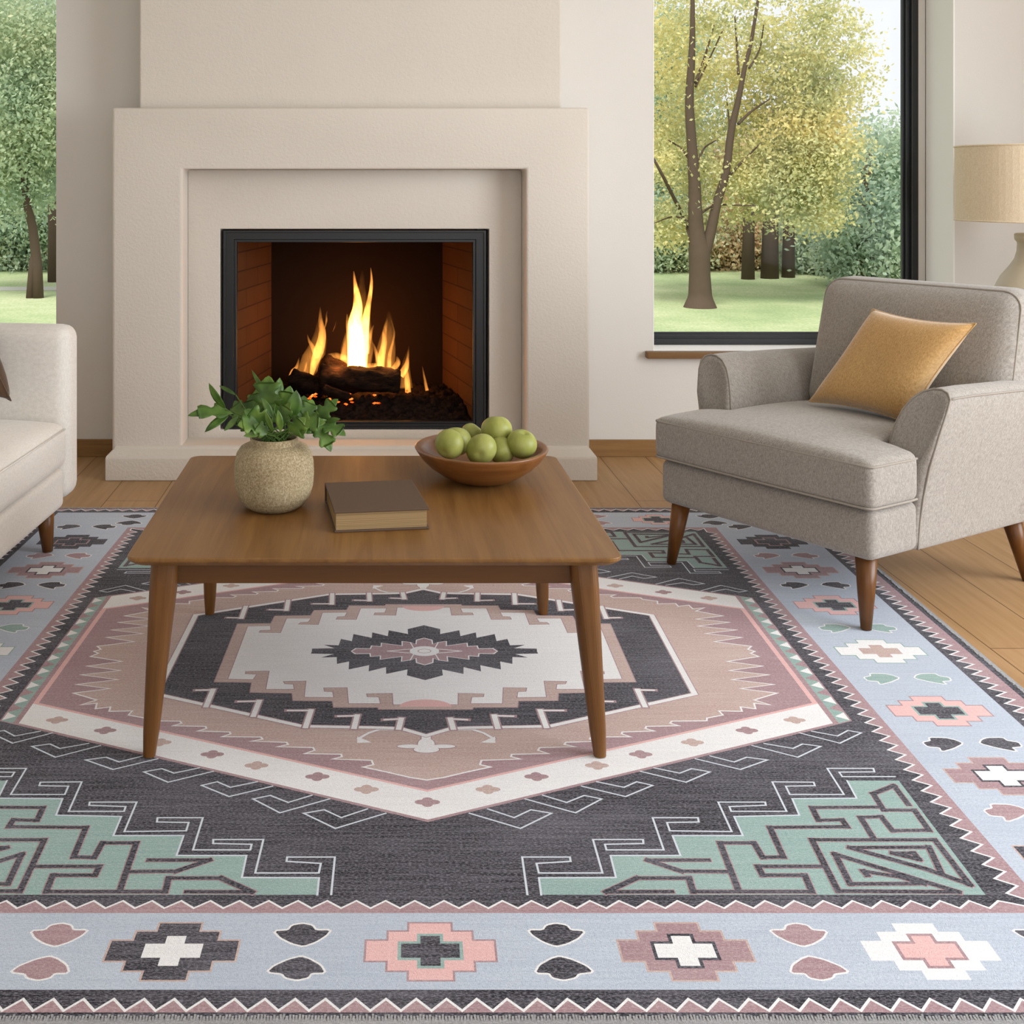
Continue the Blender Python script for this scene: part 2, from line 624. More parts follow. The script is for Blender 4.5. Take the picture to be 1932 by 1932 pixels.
# recessed panel around the firebox
PX0, PX1 = (415 - VX) * RY / FPX, (923 - VX) * RY / FPX
PZ1, PZ0 = CAMH - (432 - VY) * RY / FPX, CAMH - (811 - VY) * RY / FPX
pn = fbuild(ring_mesh(OX0 + .0005, OX1 - .0005, .102, OZ - .0005, PX0, PX1, PZ0, PZ1, RY, YW - .002, MB()), 'inner_panel', M['stucco'], True)
bevel(pn, .004, 3)
# plinth with sloped top
BX0, BX1, BY = (198.5 - VX) * 4.474 / FPX, (1127 - VX) * 4.474 / FPX, 4.474
rings = []
for z, ins in ((0, .004), (.004, 0), (.090, 0), (.098, .003), (.118, .045), (.127, .050), (.131, .060)):
    x0, x1, y0 = BX0 + ins * .55, BX1 - ins * .55, BY + ins
    rings.append([(x0, y0, z), (x1, y0, z), (x1, YW - .003, z), (x0, YW - .003, z)])
pl = MB(); pl.loft(rings)
bevel(fbuild(pl, 'plinth', M['stucco'], True), .003, 3, 20)
# black metal frame
f = MB()
FFY = 4.675
gx0, gx1 = (421 - VX) * FFY / FPX, (917 - VX) * FFY / FPX
gz1, gz0 = CAMH - (434.5 - VY) * FFY / FPX, CAMH - (809 - VY) * FFY / FPX
ix0, ix1 = (447 - VX) * 4.69 / FPX, (892 - VX) * 4.69 / FPX
iz1, iz0 = CAMH - (457 - VY) * 4.69 / FPX, CAMH - (795 - VY) * 4.69 / FPX
ring_mesh(gx0, gx1, gz0, gz1, ix0 - .012, ix1 + .012, iz0 - .008, iz1 + .012, FFY + .004, FFY + .04, f)
ring_mesh(gx0, gx1, gz0, gz1, gx0 + .01, gx1 - .01, gz0 + .008, gz1 - .01, FFY - .003, FFY + .004, f)
ring_mesh(ix0 - .012, ix1 + .012, iz0 - .008, iz1 + .012, ix0, ix1, iz0, iz1, FFY + .010, FFY + .045, f)
bevel(fbuild(f, 'metal_frame', M['black_metal']), .0015, 2)
# splayed firebox
BKY = 5.25
bx0, bx1 = (512 - VX) * BKY / FPX, (835 - VX) * BKY / FPX
fz0 = .185
def quad(mb, pts): mb.add(pts, [(0, 1, 2, 3)])
for nm, xa, xb in (('left', ix0 - .002, bx0), ('right', ix1 + .002, bx1)):
    m_ = MB()
    s_ = -1 if nm == 'left' else 1
    m_.loft([[(xa, 4.722, .16), (xa + s_ * .02, 4.722, .16), (xa + s_ * .02, 4.722, 1.02), (xa, 4.722, 1.02)],
             [(xb, BKY, .16), (xb + s_ * .02, BKY, .16), (xb + s_ * .02, BKY, 1.02), (xb, BKY, 1.02)]])
    o_ = fbuild(m_, 'firebrick_wall', M['brick'])
m_ = MB(); m_.box(bx0 - .02, bx1 + .02, BKY, BKY + .03, .16, 1.02)
fbuild(m_, 'firebrick_wall', M['brick_soot'])
m_ = MB(); m_.box(ix0 - .02, ix1 + .02, 4.722, BKY, 1.0, 1.02); fbuild(m_, 'firebox_roof', M['brick_soot'])
m_ = MB(); m_.box(ix0 - .015, ix1 + .015, 4.722, BKY, .155, fz0); fbuild(m_, 'hearth_floor', M['brick_soot'])

# ash bed
def bed_z(x, y):
    k = (y - 4.74) / .16
    k = max(0, min(1, k))
    z = fz0 + .012 + .055 * k * k * (3 - 2 * k)
    return z + .010 * math.sin(x * 61 + y * 33) * math.sin(y * 71 - x * 19) + .008 * math.sin(x * 131) * math.cos(y * 117)
n1, n2 = 90, 44
vs, fs = [], []
for j in range(n2 + 1):
    y = 4.735 + (BKY - .005 - 4.735) * j / n2
    xa = ix0 + (bx0 - ix0) * (y - 4.722) / (BKY - 4.722) + .006
    xb = ix1 + (bx1 - ix1) * (y - 4.722) / (BKY - 4.722) - .006
    for i in range(n1 + 1):
        x = xa + (xb - xa) * i / n1
        vs.append((x, y, bed_z(x, y) + random.uniform(-.004, .004)))
for j in range(n2):
    for i in range(n1):
        a = j * (n1 + 1) + i
        fs.append((a, a + 1, a + n1 + 2, a + n1 + 1))
nt = len(vs)
vs2 = [(p[0], p[1], fz0 + .0005) for p in vs]
m_ = MB(); m_.add(vs, fs)
rim = [i for i in range(n1 + 1)] + [(n1 + 1) * (j + 1) - 1 for j in range(1, n2 + 1)] + [(n1 + 1) * n2 + i for i in range(n1 - 1, -1, -1)] + [(n1 + 1) * j for j in range(n2 - 1, 0, -1)]
bb = len(m_.v); m_.v += [vs2[i] for i in rim]
for k in range(len(rim)):
    l = (k + 1) % len(rim)
    m_.f.append((rim[k], bb + k, bb + l, rim[l])); m_.m.append(0)
o_ = m_.build('ash_bed', M['ash'], None, True, origin=(-.07, 4.95, fz0))
tag(o_, 'dark ash and charred debris heaped on the firebox floor', 'ash', kind='stuff')


def log(pts, rads, label, grp='charred logs in the firebox'):
    c = sum((Vector(p) for p in pts), Vector()) / len(pts)
    # resample
    P2, R2 = [], []
    for i in range(len(pts) - 1):
        for k in range(10):
            u = k / 10
            P2.append(Vector(pts[i]).lerp(Vector(pts[i + 1]), u)); R2.append(rads[i] + (rads[i + 1] - rads[i]) * u)
    P2.append(Vector(pts[-1])); R2.append(rads[-1])
    d = (P2[-1] - P2[0]).normalized()
    P2 = [P2[0] - d * .008] + P2 + [P2[-1] + d * .008]; R2 = [R2[0] * .75] + R2 + [R2[-1] * .75]
    m_ = MB(); m_.tube(P2, R2, 28)
    out = []
    for i, p in enumerate(m_.v):
        ring = i // 28; ang = i % 28
        ax = P2[min(ring, len(P2) - 1)]
        v = Vector(p) - ax
        s_ = 1 + .10 * math.sin(ang * 2 * math.pi / 28 * 5 + ring * .3) + .07 * math.sin(ring * 1.1 + ang) + random.uniform(-.07, .07)
        out.append(tuple(ax + v * s_))
    m_.v = out
    o = m_.build('fire_log', M['char'], None, True, origin=tuple(c))
    tag(o, label, 'log', grp)
    return o


def F8(x, y, Y): return P(520 + x * .16563, 500 + y * .16563, Y)
log([F8(520, 1270, 4.90), F8(900, 1300, 4.89), F8(1400, 1320, 4.90)], [.052, .054, .050], 'thick charred log lying across the front of the fire')
log([F8(540, 1130, 5.02), F8(860, 1260, 5.06)], [.045, .042], 'charred log stub sticking up behind the front log', None)
log([F8(200, 1300, 4.97), F8(520, 1400, 4.90)], [.045, .042], 'shorter charred log at the left end of the fire')
log([F8(560, 1420, 4.83), F8(820, 1500, 4.81)], [.022, .018], 'small charred branch piece below the front log')

# embers glowing in the bed
e_ = MB()
for (x, y, w_, h_) in ((430, 1480, 80, 40), (560, 1410, 22, 22), (600, 1480, 50, 14), (720, 1480, 40, 14), (800, 1470, 80, 12), (860, 1530, 26, 20), (800, 1585, 50, 8), (620, 1530, 30, 20), (1125, 1490, 16, 26), (1150, 1575, 60, 9), (700, 1560, 40, 8), (1500, 1440, 16, 20), (390, 1520, 30, 22), (870, 1560, 16, 12)):
    for k in range(4):
        q = F8(x + random.uniform(-.5, .5) * w_, y + random.uniform(-.5, .5) * h_, 4.83 + random.uniform(-.02, .01))
        r_ = .0035 + .00002 * w_
        q.z = max(q.z, bed_z(q.x, q.y) - .002)
        e_.add([q + Vector((r_ * 1.8, 0, 0)), q + Vector((-r_ * 1.8, 0, 0)), q + Vector((0, r_, 0)), q + Vector((0, -r_, 0)), q + Vector((0, 0, r_)), q + Vector((0, 0, -r_))],
               [(0, 2, 4), (2, 1, 4), (1, 3, 4), (3, 0, 4), (2, 0, 5), (1, 2, 5), (3, 1, 5), (0, 3, 5)])
o_ = e_.build('embers', M['ember'], None, True, origin=(-.1, 4.83, .22))
tag(o_, 'orange glowing embers scattered under the charred logs', 'embers', kind='stuff')

fire = empty('fire', (-.07, 4.98, .30), 'tall yellow and orange flames rising from the burning logs', 'fire')
tongues = [
    ([(920, 1200, 105), (918, 1000, 105), (912, 800, 95), (905, 650, 80), (935, 480, 58), (925, 330, 38), (905, 200, 20), (890, 70, 4)], 1, 4.99),
    ([(960, 1180, 80), (985, 950, 78), (1015, 700, 52), (1045, 520, 38), (1070, 380, 26), (1090, 240, 20), (1092, 130, 12), (1083, 30, 3)], 1, 5.01),
    ([(860, 1000, 45), (850, 820, 45), (825, 680, 26), (815, 560, 8)], 0, 4.98),
    ([(1020, 1000, 50), (1060, 850, 34), (1095, 740, 14), (1120, 680, 4)], 0, 4.97),
    ([(410, 1250, 22), (440, 1120, 45), (490, 980, 62), (525, 850, 50), (530, 740, 40), (512, 630, 26), (508, 480, 4)], 2, 5.0),
    ([(470, 1060, 30), (420, 930, 26), (385, 870, 16), (360, 790, 3)], 0, 5.02),
    ([(560, 720, 4), (578, 640, 12), (580, 560, 8), (590, 520, 3)], 0, 5.0),
    ([(1200, 1200, 40), (1205, 1050, 44), (1235, 900, 34), (1240, 780, 28), (1255, 690, 20), (1278, 600, 4)], 2, 4.99),
    ([(1290, 1200, 30), (1300, 1020, 22), (1335, 880, 13), (1352, 760, 10), (1310, 610, 3)], 0, 5.02),
    ([(1190, 1160, 34), (1160, 1050, 26), (1120, 920, 12), (1080, 850, 4)], 0, 5.03),
    ([(1420, 1260, 46), (1480, 1170, 38), (1505, 1060, 16), (1517, 920, 3)], 0, 4.99),
    ([(1300, 1230, 30), (1390, 1120, 34), (1380, 1040, 6)], 0, 5.01),
    ([(1510, 1450, 36), (1500, 1330, 34), (1490, 1220, 24), (1480, 1140, 8)], 0, 4.95),
    ([(1725, 1430, 22), (1700, 1310, 15), (1670, 1150, 3)], 0, 5.0),
    ([(150, 1290, 12), (190, 1210, 20), (240, 1160, 20), (270, 1050, 3)], 0, 4.99),
    ([(330, 1210, 14), (350, 1130, 12), (362, 1090, 3)], 0, 4.98),
    ([(590, 1040, 26), (680, 1030, 34), (780, 1060, 40), (850, 1100, 44)], 0, 5.03),
    ([(770, 1080, 40), (780, 950, 26), (800, 840, 8)], 0, 5.02),
    ([(300, 1280, 90), (420, 1080, 130), (500, 850, 90), (510, 600, 20)], 3, 5.06),
    ([(900, 1230, 170), (930, 950, 190), (960, 650, 130), (980, 300, 50), (985, 60, 8)], 3, 5.08),
    ([(1240, 1230, 130), (1260, 950, 110), (1290, 700, 60), (1290, 520, 8)], 3, 5.07),
    ([(1480, 1400, 90), (1480, 1150, 50), (1520, 950, 8)], 3, 5.05),
    ([(650, 760, 3), (675, 700, 6), (690, 640, 3)], 0, 5.05),
    ([(1010, 1170, 40), (1080, 1150, 34), (1180, 1160, 44)], 2, 5.0),
]
for pts, core, Y in tongues:
    c3 = [F8(a, b, Y + .004 * math.sin(i * 1.7)) for i, (a, b, r) in enumerate(pts)]
    rr = [r * .16563 * Y / FPX for a, b, r in pts]
    # smooth the chain (Catmull-Rom)
    Q, R = [], []
    n = len(c3)
    for i in range(n - 1):
        p0, p1, p2, p3 = c3[max(i - 1, 0)], c3[i], c3[i + 1], c3[min(i + 2, n - 1)]
        for k in range(6):
            u = k / 6
            Q.append(.5 * ((2 * p1) + (-p0 + p2) * u + (2 * p0 - 5 * p1 + 4 * p2 - p3) * u * u + (-p0 + 3 * p1 - 3 * p2 + p3) * u ** 3))
            R.append(rr[i] + (rr[i + 1] - rr[i]) * u)
    Q.append(c3[-1]); R.append(rr[-1])
    m_ = MB(); m_.tube([q - Vector(fire.location) for q in Q], R, 14, sq=1.0)
    m_.build('flame', (M['flame'], M['flame_core'], M['flame'], M['flame_soft'])[core], fire, True)
# the light the fire gives
for (x, y, Y, e, r) in ((920, 900, 4.95, 3.2, .05), (700, 1150, 4.86, 1.3, .03), (1300, 1150, 4.9, 1.3, .03)):
    l = bpy.data.lights.new('fire_light', 'POINT'); l.energy = e; l.color = (1, .42, .12); l.shadow_soft_size = r
    o = bpy.data.objects.new('fire_light', l); o.location = F8(x, y, Y); COL.objects.link(o)

RUGZ = .009
# ------------------------------------------------------------------ coffee table
TZ = .427
TX0, TX1, TY0, TY1 = -.510, .524, 2.305, 3.165
tab = empty('coffee_table', ((TX0 + TX1) / 2, (TY0 + TY1) / 2, RUGZ), 'square walnut-brown coffee table with tapered legs on the patterned rug', 'table')
TO = Vector(tab.location)


def rrect(x0, x1, y0, y1, r, z, n=6):
    pts = []
    for cx, cy, a0 in ((x1 - r, y0 + r, -90), (x1 - r, y1 - r, 0), (x0 + r, y1 - r, 90), (x0 + r, y0 + r, 180)):
        for k in range(n + 1):
            a = math.radians(a0 + 90 * k / n)
            pts.append((cx + r * math.cos(a), cy + r * math.sin(a), z))
    return pts


def rel(mb, O):
    mb.v = [(p[0] - O.x, p[1] - O.y, p[2] - O.z) for p in mb.v]
    return mb


top = MB()
rings = []
for dz, ins in ((-.021, .018), (-.0195, .0140), (-.012, .004), (-.0095, .0012), (-.007, .0), (-.0022, .0), (-.0006, .0008), (0, .0028)):
    rings.append(rrect(TX0 + ins, TX1 - ins, TY0 + ins, TY1 - ins, .028 - ins * .3, TZ + dz))
top.loft(rings)
o_ = rel(top, TO).build('tabletop', M['table_wood'], tab, False)
ap = MB()
ax0, ax1, ay0, ay1 = -.455, .467, 2.365, 3.09
az0, az1 = .353, TZ - .0215
for b in ((ax0, ax1, ay0, ay0 + .022), (ax0, ax1, ay1 - .022, ay1)):
    m_ = MB(); m_.box(b[0], b[1], b[2], b[3], az0, az1)
    bevel(rel(m_, TO).build('apron', M['table_wood_x'], tab, False), .002, 2)
for b in ((ax0, ax0 + .022, ay0 + .0225, ay1 - .0225), (ax1 - .022, ax1, ay0 + .0225, ay1 - .0225)):
    m_ = MB(); m_.box(b[0], b[1], b[2], b[3], az0, az1)
    bevel(rel(m_, TO).build('apron', M['table_wood_x'], tab, False), .002, 2)
for (xt, yt, xb, yb, wt, wb) in ((-.437, 2.372, -.463, 2.325, .029, .0148), (.450, 2.372, .478, 2.325, .029, .0148),
                                 (-.440, 3.075, -.447, 3.085, .028, .0145), (.462, 3.075, .477, 3.085, .028, .0145)):
    m_ = MB(); rg = []
    for k in range(9):
        u = k / 8
        z = RUGZ + .0003 + (az1 - .0005 - RUGZ) * u
        cx, cy = xb + (xt - xb) * u, yb + (yt - yb) * u
        w_ = wb + (wt - wb) * min(1, u * 1.12)
        ins = .002 if k == 0 else 0
        rg.append(rrect(cx - w_ + ins, cx + w_ - ins, cy - w_ + ins, cy + w_ - ins, (w_ - ins) * (.9 - .25 * u), z, 6))
    m_.loft(rg)
    rel(m_, TO).build('leg', M['table_wood_z'], tab, False)

# ------------------------------------------------------------------ vase with foliage
vx, vy = -.232, 2.665
t = NT('speckled_stoneware')
n1 = t.noise(t.coords(), 230, 6, .8)
n2 = t.noise(t.coords(), 12, 4)
c = t.ramp(n1, [(.36, srgb('#65543a')), (.5, srgb('#9d8c6b')), (.66, srgb('#cdc2a8'))])
c = t.mix(t.math('MULTIPLY', n2, .45), c, srgb('#b8a988'))
M['stoneware'] = t.bsdf(c, .75, .25, n1, .55, .004)
vm = MB()
prof = [(0, .0), (.050, .0), (.060, .002), (.074, .012), (.086, .030), (.0925, .055), (.0945, .085), (.0935, .112), (.0895, .132), (.080, .147), (.068, .1535), (.0600, .156), (.0570, .159), (.0575, .166), (.0580, .170), (.0555, .1715), (.0525, .169), (.052, .158), (.060, .148), (.080, .12), (.084, .07), (.05, .02), (0, .015)]
sm = []
for i in range(len(prof) - 1):
    for k in range(3):
        u = k / 3
        sm.append((prof[i][0] + (prof[i + 1][0] - prof[i][0]) * u, prof[i][1] + (prof[i + 1][1] - prof[i][1]) * u))
sm.append(prof[-1])
vm.lathe([(r, z * .985) for r, z in sm], 72)
vm.v = [(x * (1 + .012 * math.sin(2 * math.atan2(y, x) + z * 20)), y * (1 + .010 * math.sin(3 * math.atan2(y, x) - z * 25)), z) for x, y, z in vm.v]
vo = vm.build('vase', M['stoneware'], None, True)
vo.location = (vx, vy, TZ + .0003)
tag(vo, 'round speckled beige stoneware vase on the left side of the coffee table', 'vase')

t = NT('glossy_leaf')
n1 = t.noise(t.coords(), 22, 3)
c = t.ramp(n1, [(.3, srgb('#35521f')), (.5, srgb('#52752f')), (.7, srgb('#76933f'))])
bs = t.n('ShaderNodeBsdfPrincipled'); t.l(c, bs.inputs['Base Color']); bs.inputs['Roughness'].default_value = .42
tl = t.n('ShaderNodeBsdfTranslucent'); t.l(t.mix(.5, c, srgb('#8fae3f')), tl.inputs['Color'])
ms = t.n('ShaderNodeMixShader'); ms.inputs[0].default_value = .25
t.l(bs.outputs[0], ms.inputs[1]); t.l(tl.outputs[0], ms.inputs[2]); t.l(ms.outputs[0], t.out.inputs[0])
M['leaf'] = t.mat
M['stem'] = mat_plain('green_stem', '#4d6a2c', .6, .3)
plant = empty('leafy_plant', (vx, vy, TZ + .15), 'bunch of green lobed leaves standing in the stoneware vase', 'plant')
PO = Vector(plant.location)
LOBED = [(0, .0), (.07, .04), (.16, .12), (.34, .20), (.47, .32), (.44, .40), (.28, .42), (.22, .48), (.34, .58), (.41, .70), (.36, .78), (.22, .77), (.18, .82), (.10, .93), (0, 1.0)]
SIMPLE = [(0, 0), (.07, .08), (.15, .25), (.19, .45), (.17, .65), (.10, .85), (0, 1)]


def leaf(base, tip, width, normal, kind=0, curl=.15):
    base, tip = Vector(base), Vector(tip)
    ax = tip - base; L = ax.length; ax.normalize()
    nrm = Vector(normal); nrm = (nrm - ax * nrm.dot(ax)).normalized()
    sd = ax.cross(nrm).normalized()
    out = LOBED if kind == 0 else SIMPLE
    m_ = MB()
    rows = 0
    V, F = [], []
    for (hw, v) in out:
        for s_ in (-1, -.5, 0, .5, 1):
            droop = -curl * L * (v - .35) ** 2
            cup = .18 * abs(s_) * hw * width * L
            # lobes sweep forward
            p = base + ax * (v * L) + sd * (s_ * hw * width * L) + nrm * (droop + cup)
            V.append(p)
    n = len(out)
    for i in range(n - 1):
        for j in range(4):
            a = i * 5 + j
            F.append((a, a + 1, a + 6, a + 5))
    V2 = [p - nrm * .0006 for p in V]
    o = len(V)
    F2 = [tuple(k + o for k in f[::-1]) for f in F]
    rimL = [i * 5 for i in range(n)]; rimR = [i * 5 + 4 for i in range(n)]
    F3 = [(rimL[i], rimL[i + 1], rimL[i + 1] + o, rimL[i] + o) for i in range(n - 1)] + [(rimR[i + 1], rimR[i], rimR[i] + o, rimR[i + 1] + o) for i in range(n - 1)]
    m_.add([p - PO for p in V + V2], F + F2 + F3)
    ob = m_.build('leaf', M['leaf'], plant, True)
    return ob


def stem(pts, r=.0016):
    m_ = MB(); m_.tube([Vector(p) - PO for p in pts], [r * 1.3, r * 1.1, r, r * .8][:len(pts)], 6)
    m_.build('stem', M['stem'], plant, True)


def VP_(px, py, dy=0.0): return P(px, py, vy + dy)
# (base px, tip px, depth offset base, tip, width, kind)
root_pt = lambda k: Vector((vx + .028 * math.cos(k * 2.4), vy + .028 * math.sin(k * 2.4), TZ + .150))
leaves = [
    ((440, 778), (355, 777), -.02, -.05, .42, 0, (0, -.5, 1)), ((425, 772), (392, 726), -.02, -.04, .5, 1, (-.6, -1, .4)),
    ((432, 782), (386, 812), -.03, -.07, .55, 1, (-.1, -1, .8)), ((450, 785), (424, 812), -.03, -.06, .55, 1, (.2, -1, .3)),
    ((445, 745), (412, 726), .03, .05, .35, 1, (-.3, -.8, .6)), ((505, 745), (472, 699), .03, .05, .30, 1, (-.6, -.8, .3)),
    ((503, 770), (505, 708), .0, .02, .75, 0, (-.2, -1, .3)), ((520, 760), (530, 712), .02, .04, .8, 1, (.5, -1, .2)),
    ((535, 775), (548, 730), -.02, -.03, .7, 0, (.3, -1, .3)), ((550, 790), (560, 738), -.03, -.04, 1.0, 1, (.3, -1, .4)),
    ((575, 790), (590, 752), .0, .03, .7, 0, (.2, -1, .5)), ((600, 790), (636, 752), -.01, -.01, .5, 0, (-.2, -1, .5)),
    ((608, 800), (652, 818), -.02, -.05, .62, 0, (.1, -.7, 1)), ((598, 800), (626, 850), -.03, -.06, .52, 0, (.5, -1, .3)),
    ((615, 795), (640, 790), -.03, -.05, .6, 1, (.1, -1, .4)), ((560, 800), (612, 795), -.05, -.07, .6, 0, (.0, -1, .7)),
    ((500, 800), (462, 775), -.03, -.05, .8, 0, (-.4, -1, .4)), ((490, 800), (450, 800), -.04, -.07, .8, 0, (-.2, -1, .6)),
    ((500, 815), (460, 822), -.05, -.07, .6, 1, (-.2, -1, .3)), ((515, 815), (500, 778), -.06, -.07, .55, 1, (-.3, -1, .2)),
    ((530, 815), (525, 775), -.06, -.075, .6, 1, (.2, -1, .2)), ((545, 815), (575, 790), -.06, -.08, .7, 0, (.3, -1, .3)),
    ((480, 790), (470, 745), .02, .04, .7, 0, (-.5, -1, .2)), ((460, 790), (440, 755), .03, .06, .6, 0, (-.5, -1, .4)),
    ((565, 810), (600, 815), -.03, -.04, .6, 1, (.3, -1, .6)), ((540, 800), (520, 745), .05, .08, .8, 0, (0, -1, .3)),
    ((570, 795), (575, 745), .05, .08, .7, 0, (.3, -1, .3)), ((490, 780), (485, 730), .06, .09, .7, 0, (-.3, -1, .3)),
    ((515, 790), (495, 750), .0, -.01, .6, 1, (.6, -1, .1)), ((470, 812), (445, 790), .0, .01, .5, 0, (-.5, -1, .3)),
    ((590, 805), (612, 775), .03, .06, .6, 0, (.5, -1, .4)), ((505, 820), (480, 800), -.05, -.06, .7, 0, (.2, -1, .4)),
    ((555, 820), (590, 800), -.05, -.05, .6, 0, (.2, -1, .6)), ((530, 800), (545, 760), -.04, -.05, .6, 0, (-.5, -1, .3)),
]
for k, (b, t_, d0, d1, w_, kd, nn) in enumerate(leaves):
    bp, tp = VP_(b[0], b[1], d0), VP_(t_[0], t_[1], d1)
    leaf(bp, tp, w_ * 1.45, nn, kd, .25)
    if bp.z < TZ + .157: bp.z = TZ + .157
    r0 = root_pt(k)
    r0.z = TZ + .08
    mid = r0.lerp(bp, .55) + Vector((0, 0, .012))
    r1 = root_pt(k); r1.z = TZ + .165
    stem([r0, r1, (r1 + bp) / 2 + Vector((0, 0, .004)), bp])

# ------------------------------------------------------------------ book
M['book_cover'] = mat_plain('brown_book_cloth', '#5c493a', .7, .3, bscale=300, bstr=.1)
t = NT('book_pages')
n1 = t.noise(t.coords((2, 2, 900)), 1, 2)
M['pages'] = t.bsdf(t.ramp(n1, [(.35, srgb('#836c4b')), (.6, srgb('#a38a66'))]), .9, .1)
bk = empty('book', (0, 0, TZ + .0004), 'closed brown hardcover book lying on the coffee table between vase and bowl', 'book')
bk.location = (.0095, 2.60, TZ + .0004)
bk.rotation_euler = (0, 0, math.radians(7.5))
hw, hd, T = .107, .118, .047
m_ = MB(); m_.box(-hw, hw, -hd, hd, T - .0045, T); bevel(m_.build('front_cover', M['book_cover'], bk, False), .0012, 2)
m_ = MB(); m_.box(-hw, hw, -hd, hd, 0, .0045); bevel(m_.build('back_cover', M['book_cover'], bk, False), .0012, 2)
m_ = MB(); m_.box(-hw + .004, hw - .005, -hd + .005, hd - .004, .0046, T - .0046); m_.build('page_block', M['pages'], bk, False)
m_ = MB(); m_.box(-hw + .0, hw, hd, hd + .004, .0, T); bevel(m_.build('spine', M['book_cover'], bk, False), .0015, 3)

# ------------------------------------------------------------------ bowl and apples
M['bowl_wood'] = mat_wood('bowl_acacia', '#653c19', '#805128', '#956637', 'x', .35, .8, .5, .2)
bx, by = .288, 2.905
bm_ = MB()
prof = [(0, 0), (.048, 0), (.062, .001), (.080, .006), (.108, .020), (.134, .038), (.155, .058), (.168, .076), (.1735, .0855), (.1725, .088), (.1690, .0885), (.158, .0865), (.150, .081), (.140, .060), (.11, .036), (.07, .016), (.03, .011), (0, .010)]
bm_.lathe(prof, 72)
bo = bm_.build('fruit_bowl', M['bowl_wood'], None, True)
bo.location = (bx, by, TZ + .0003)
tag(bo, 'wide shallow wooden bowl on the right side of the coffee table', 'bowl')
t = NT('green_apple_skin')
n1 = t.noise(t.coords((1, 1, .35)), 16, 4, .6)
c = t.ramp(n1, [(.3, srgb('#7b8138')), (.5, srgb('#92964c')), (.75, srgb('#abab66'))])
M['apple'] = t.bsdf(c, .42, .35)


def apple_mesh(r):
    m_ = MB(); pf = []
    for k in range(25):
        a = -math.pi / 2 + math.pi * k / 24
        rr = r * math.cos(a) * (1 + .05 * math.sin(a))
        z = r * .93 * math.sin(a)
        d = math.exp(-(rr / (r * .26)) ** 2)
        z += -d * r * .20 if a > 0 else d * r * .14
        pf.append((max(rr, 0), z))
    m_.lathe(pf, 32)
    return m_


apples = [  # px, py centre, Y, r, tilt x, tilt y, sx, label
    (848, 838, 2.845, .0385, 60, -25, 1.0, 'green apple at the left front of the wooden bowl, overlapping the one behind it'),
    (861, 833, 2.915, .0400, 20, 15, 1.0, 'green apple at the left of the bowl, mostly hidden behind the left front apple'),
    (908, 848, 2.835, .0370, 75, 50, 1.14, 'oblong green apple lying at the front centre of the bowl, at the rim'),
    (937, 812, 2.925, .0410, -15, 12, 1.0, 'large green apple on top of the pile in the bowl'),
    (984, 838, 2.875, .0395, 10, -18, 1.0, 'round green apple at the right side of the bowl'),
    (890, 819, 2.985, .0300, 30, 20, 1.0, 'small green apple peeping out at the back of the bowl between the others'),
    (945, 850, 2.885, .0360, 40, 60, 1.0, 'green apple low in the bowl, wedged under the topmost apple'),
]
for (px, py, Y, r, tx, ty, sx, lab) in apples:
    o = apple_mesh(r).build('apple', M['apple'], None, True)
    o.location = P(px, py, Y)
    o.rotation_euler = (math.radians(tx), math.radians(ty), random.uniform(0, 3))
    o.scale = (sx, 1, 1)
    tag(o, lab, 'apple', 'green apples in the wooden bowl')

# ------------------------------------------------------------------ sofa (left)
sofa = empty('sofa', (-1.01, 3.62, 0), 'cream upholstered sofa with square arms and wooden legs at the left', 'sofa')
sofa.rotation_euler = (0, 0, math.radians(-3.5))
# local frame: x to the right (front of the sofa), y away from the camera ; arm far end
SL = 1.95


def spart(mb, name, mat='sofa_fabric', smooth=True): return mb.build(name, M[mat], sofa, smooth)
m_ = MB(); m_.rbox(-.90, .008, .045, .178, .150, .724, .045, 16, top=.004); spart(m_, 'armrest')
m_ = MB(); m_.rbox(-.90, .008, .045 - SL, .178 - SL, .150, .724, .045, 16, top=.004); spart(m_, 'armrest')
m_ = MB(); m_.rbox(-.93, -.72, .18 - SL, .042, .150, .80, .05, 16); spart(m_, 'back_frame')
m_ = MB(); m_.rbox(-.715, .0, .181 - SL, .042, .136, .268, .022, 16); spart(m_, 'base')
half = (SL - .14) / 2
for k in range(2):
    y1 = .041 - k * half
    m_ = MB(); m_.rbox(-.66, .010, y1 - half + .002, y1, .270, .412, .035, 18, top=.055, side=.008)
    cu = spart(m_, 'seat_cushion')
    m_ = MB(); m_.rbox(-.74, -.56, y1 - half + .004, y1 - .002, .43, .86, .06, 14, side=.03); spart(m_, 'back_cushion')
    pp = MB()
    pp.tube([(.0105, y1 - half + .03, .3985), (.016, y1 - half * .5, .400), (.0105, y1 - .03, .3985)], .0028, 8); pp.build('piping', M['sofa_fabric'], cu, True)
for (x, y, dx) in ((-.045, -.02, .010), (-.045, .20 - SL, .010), (-.82, .09, -.02), (-.82, .20 - SL, -.02)):
    m_ = MB()
    m_.tube([(x, y, .150), (x + dx * .5, y, .08), (x + dx, y, (RUGZ if x > -.5 or True else 0) + .0003)], [.030, .024, .0165], 20)
    spart(m_, 'leg', 'chair_leg')


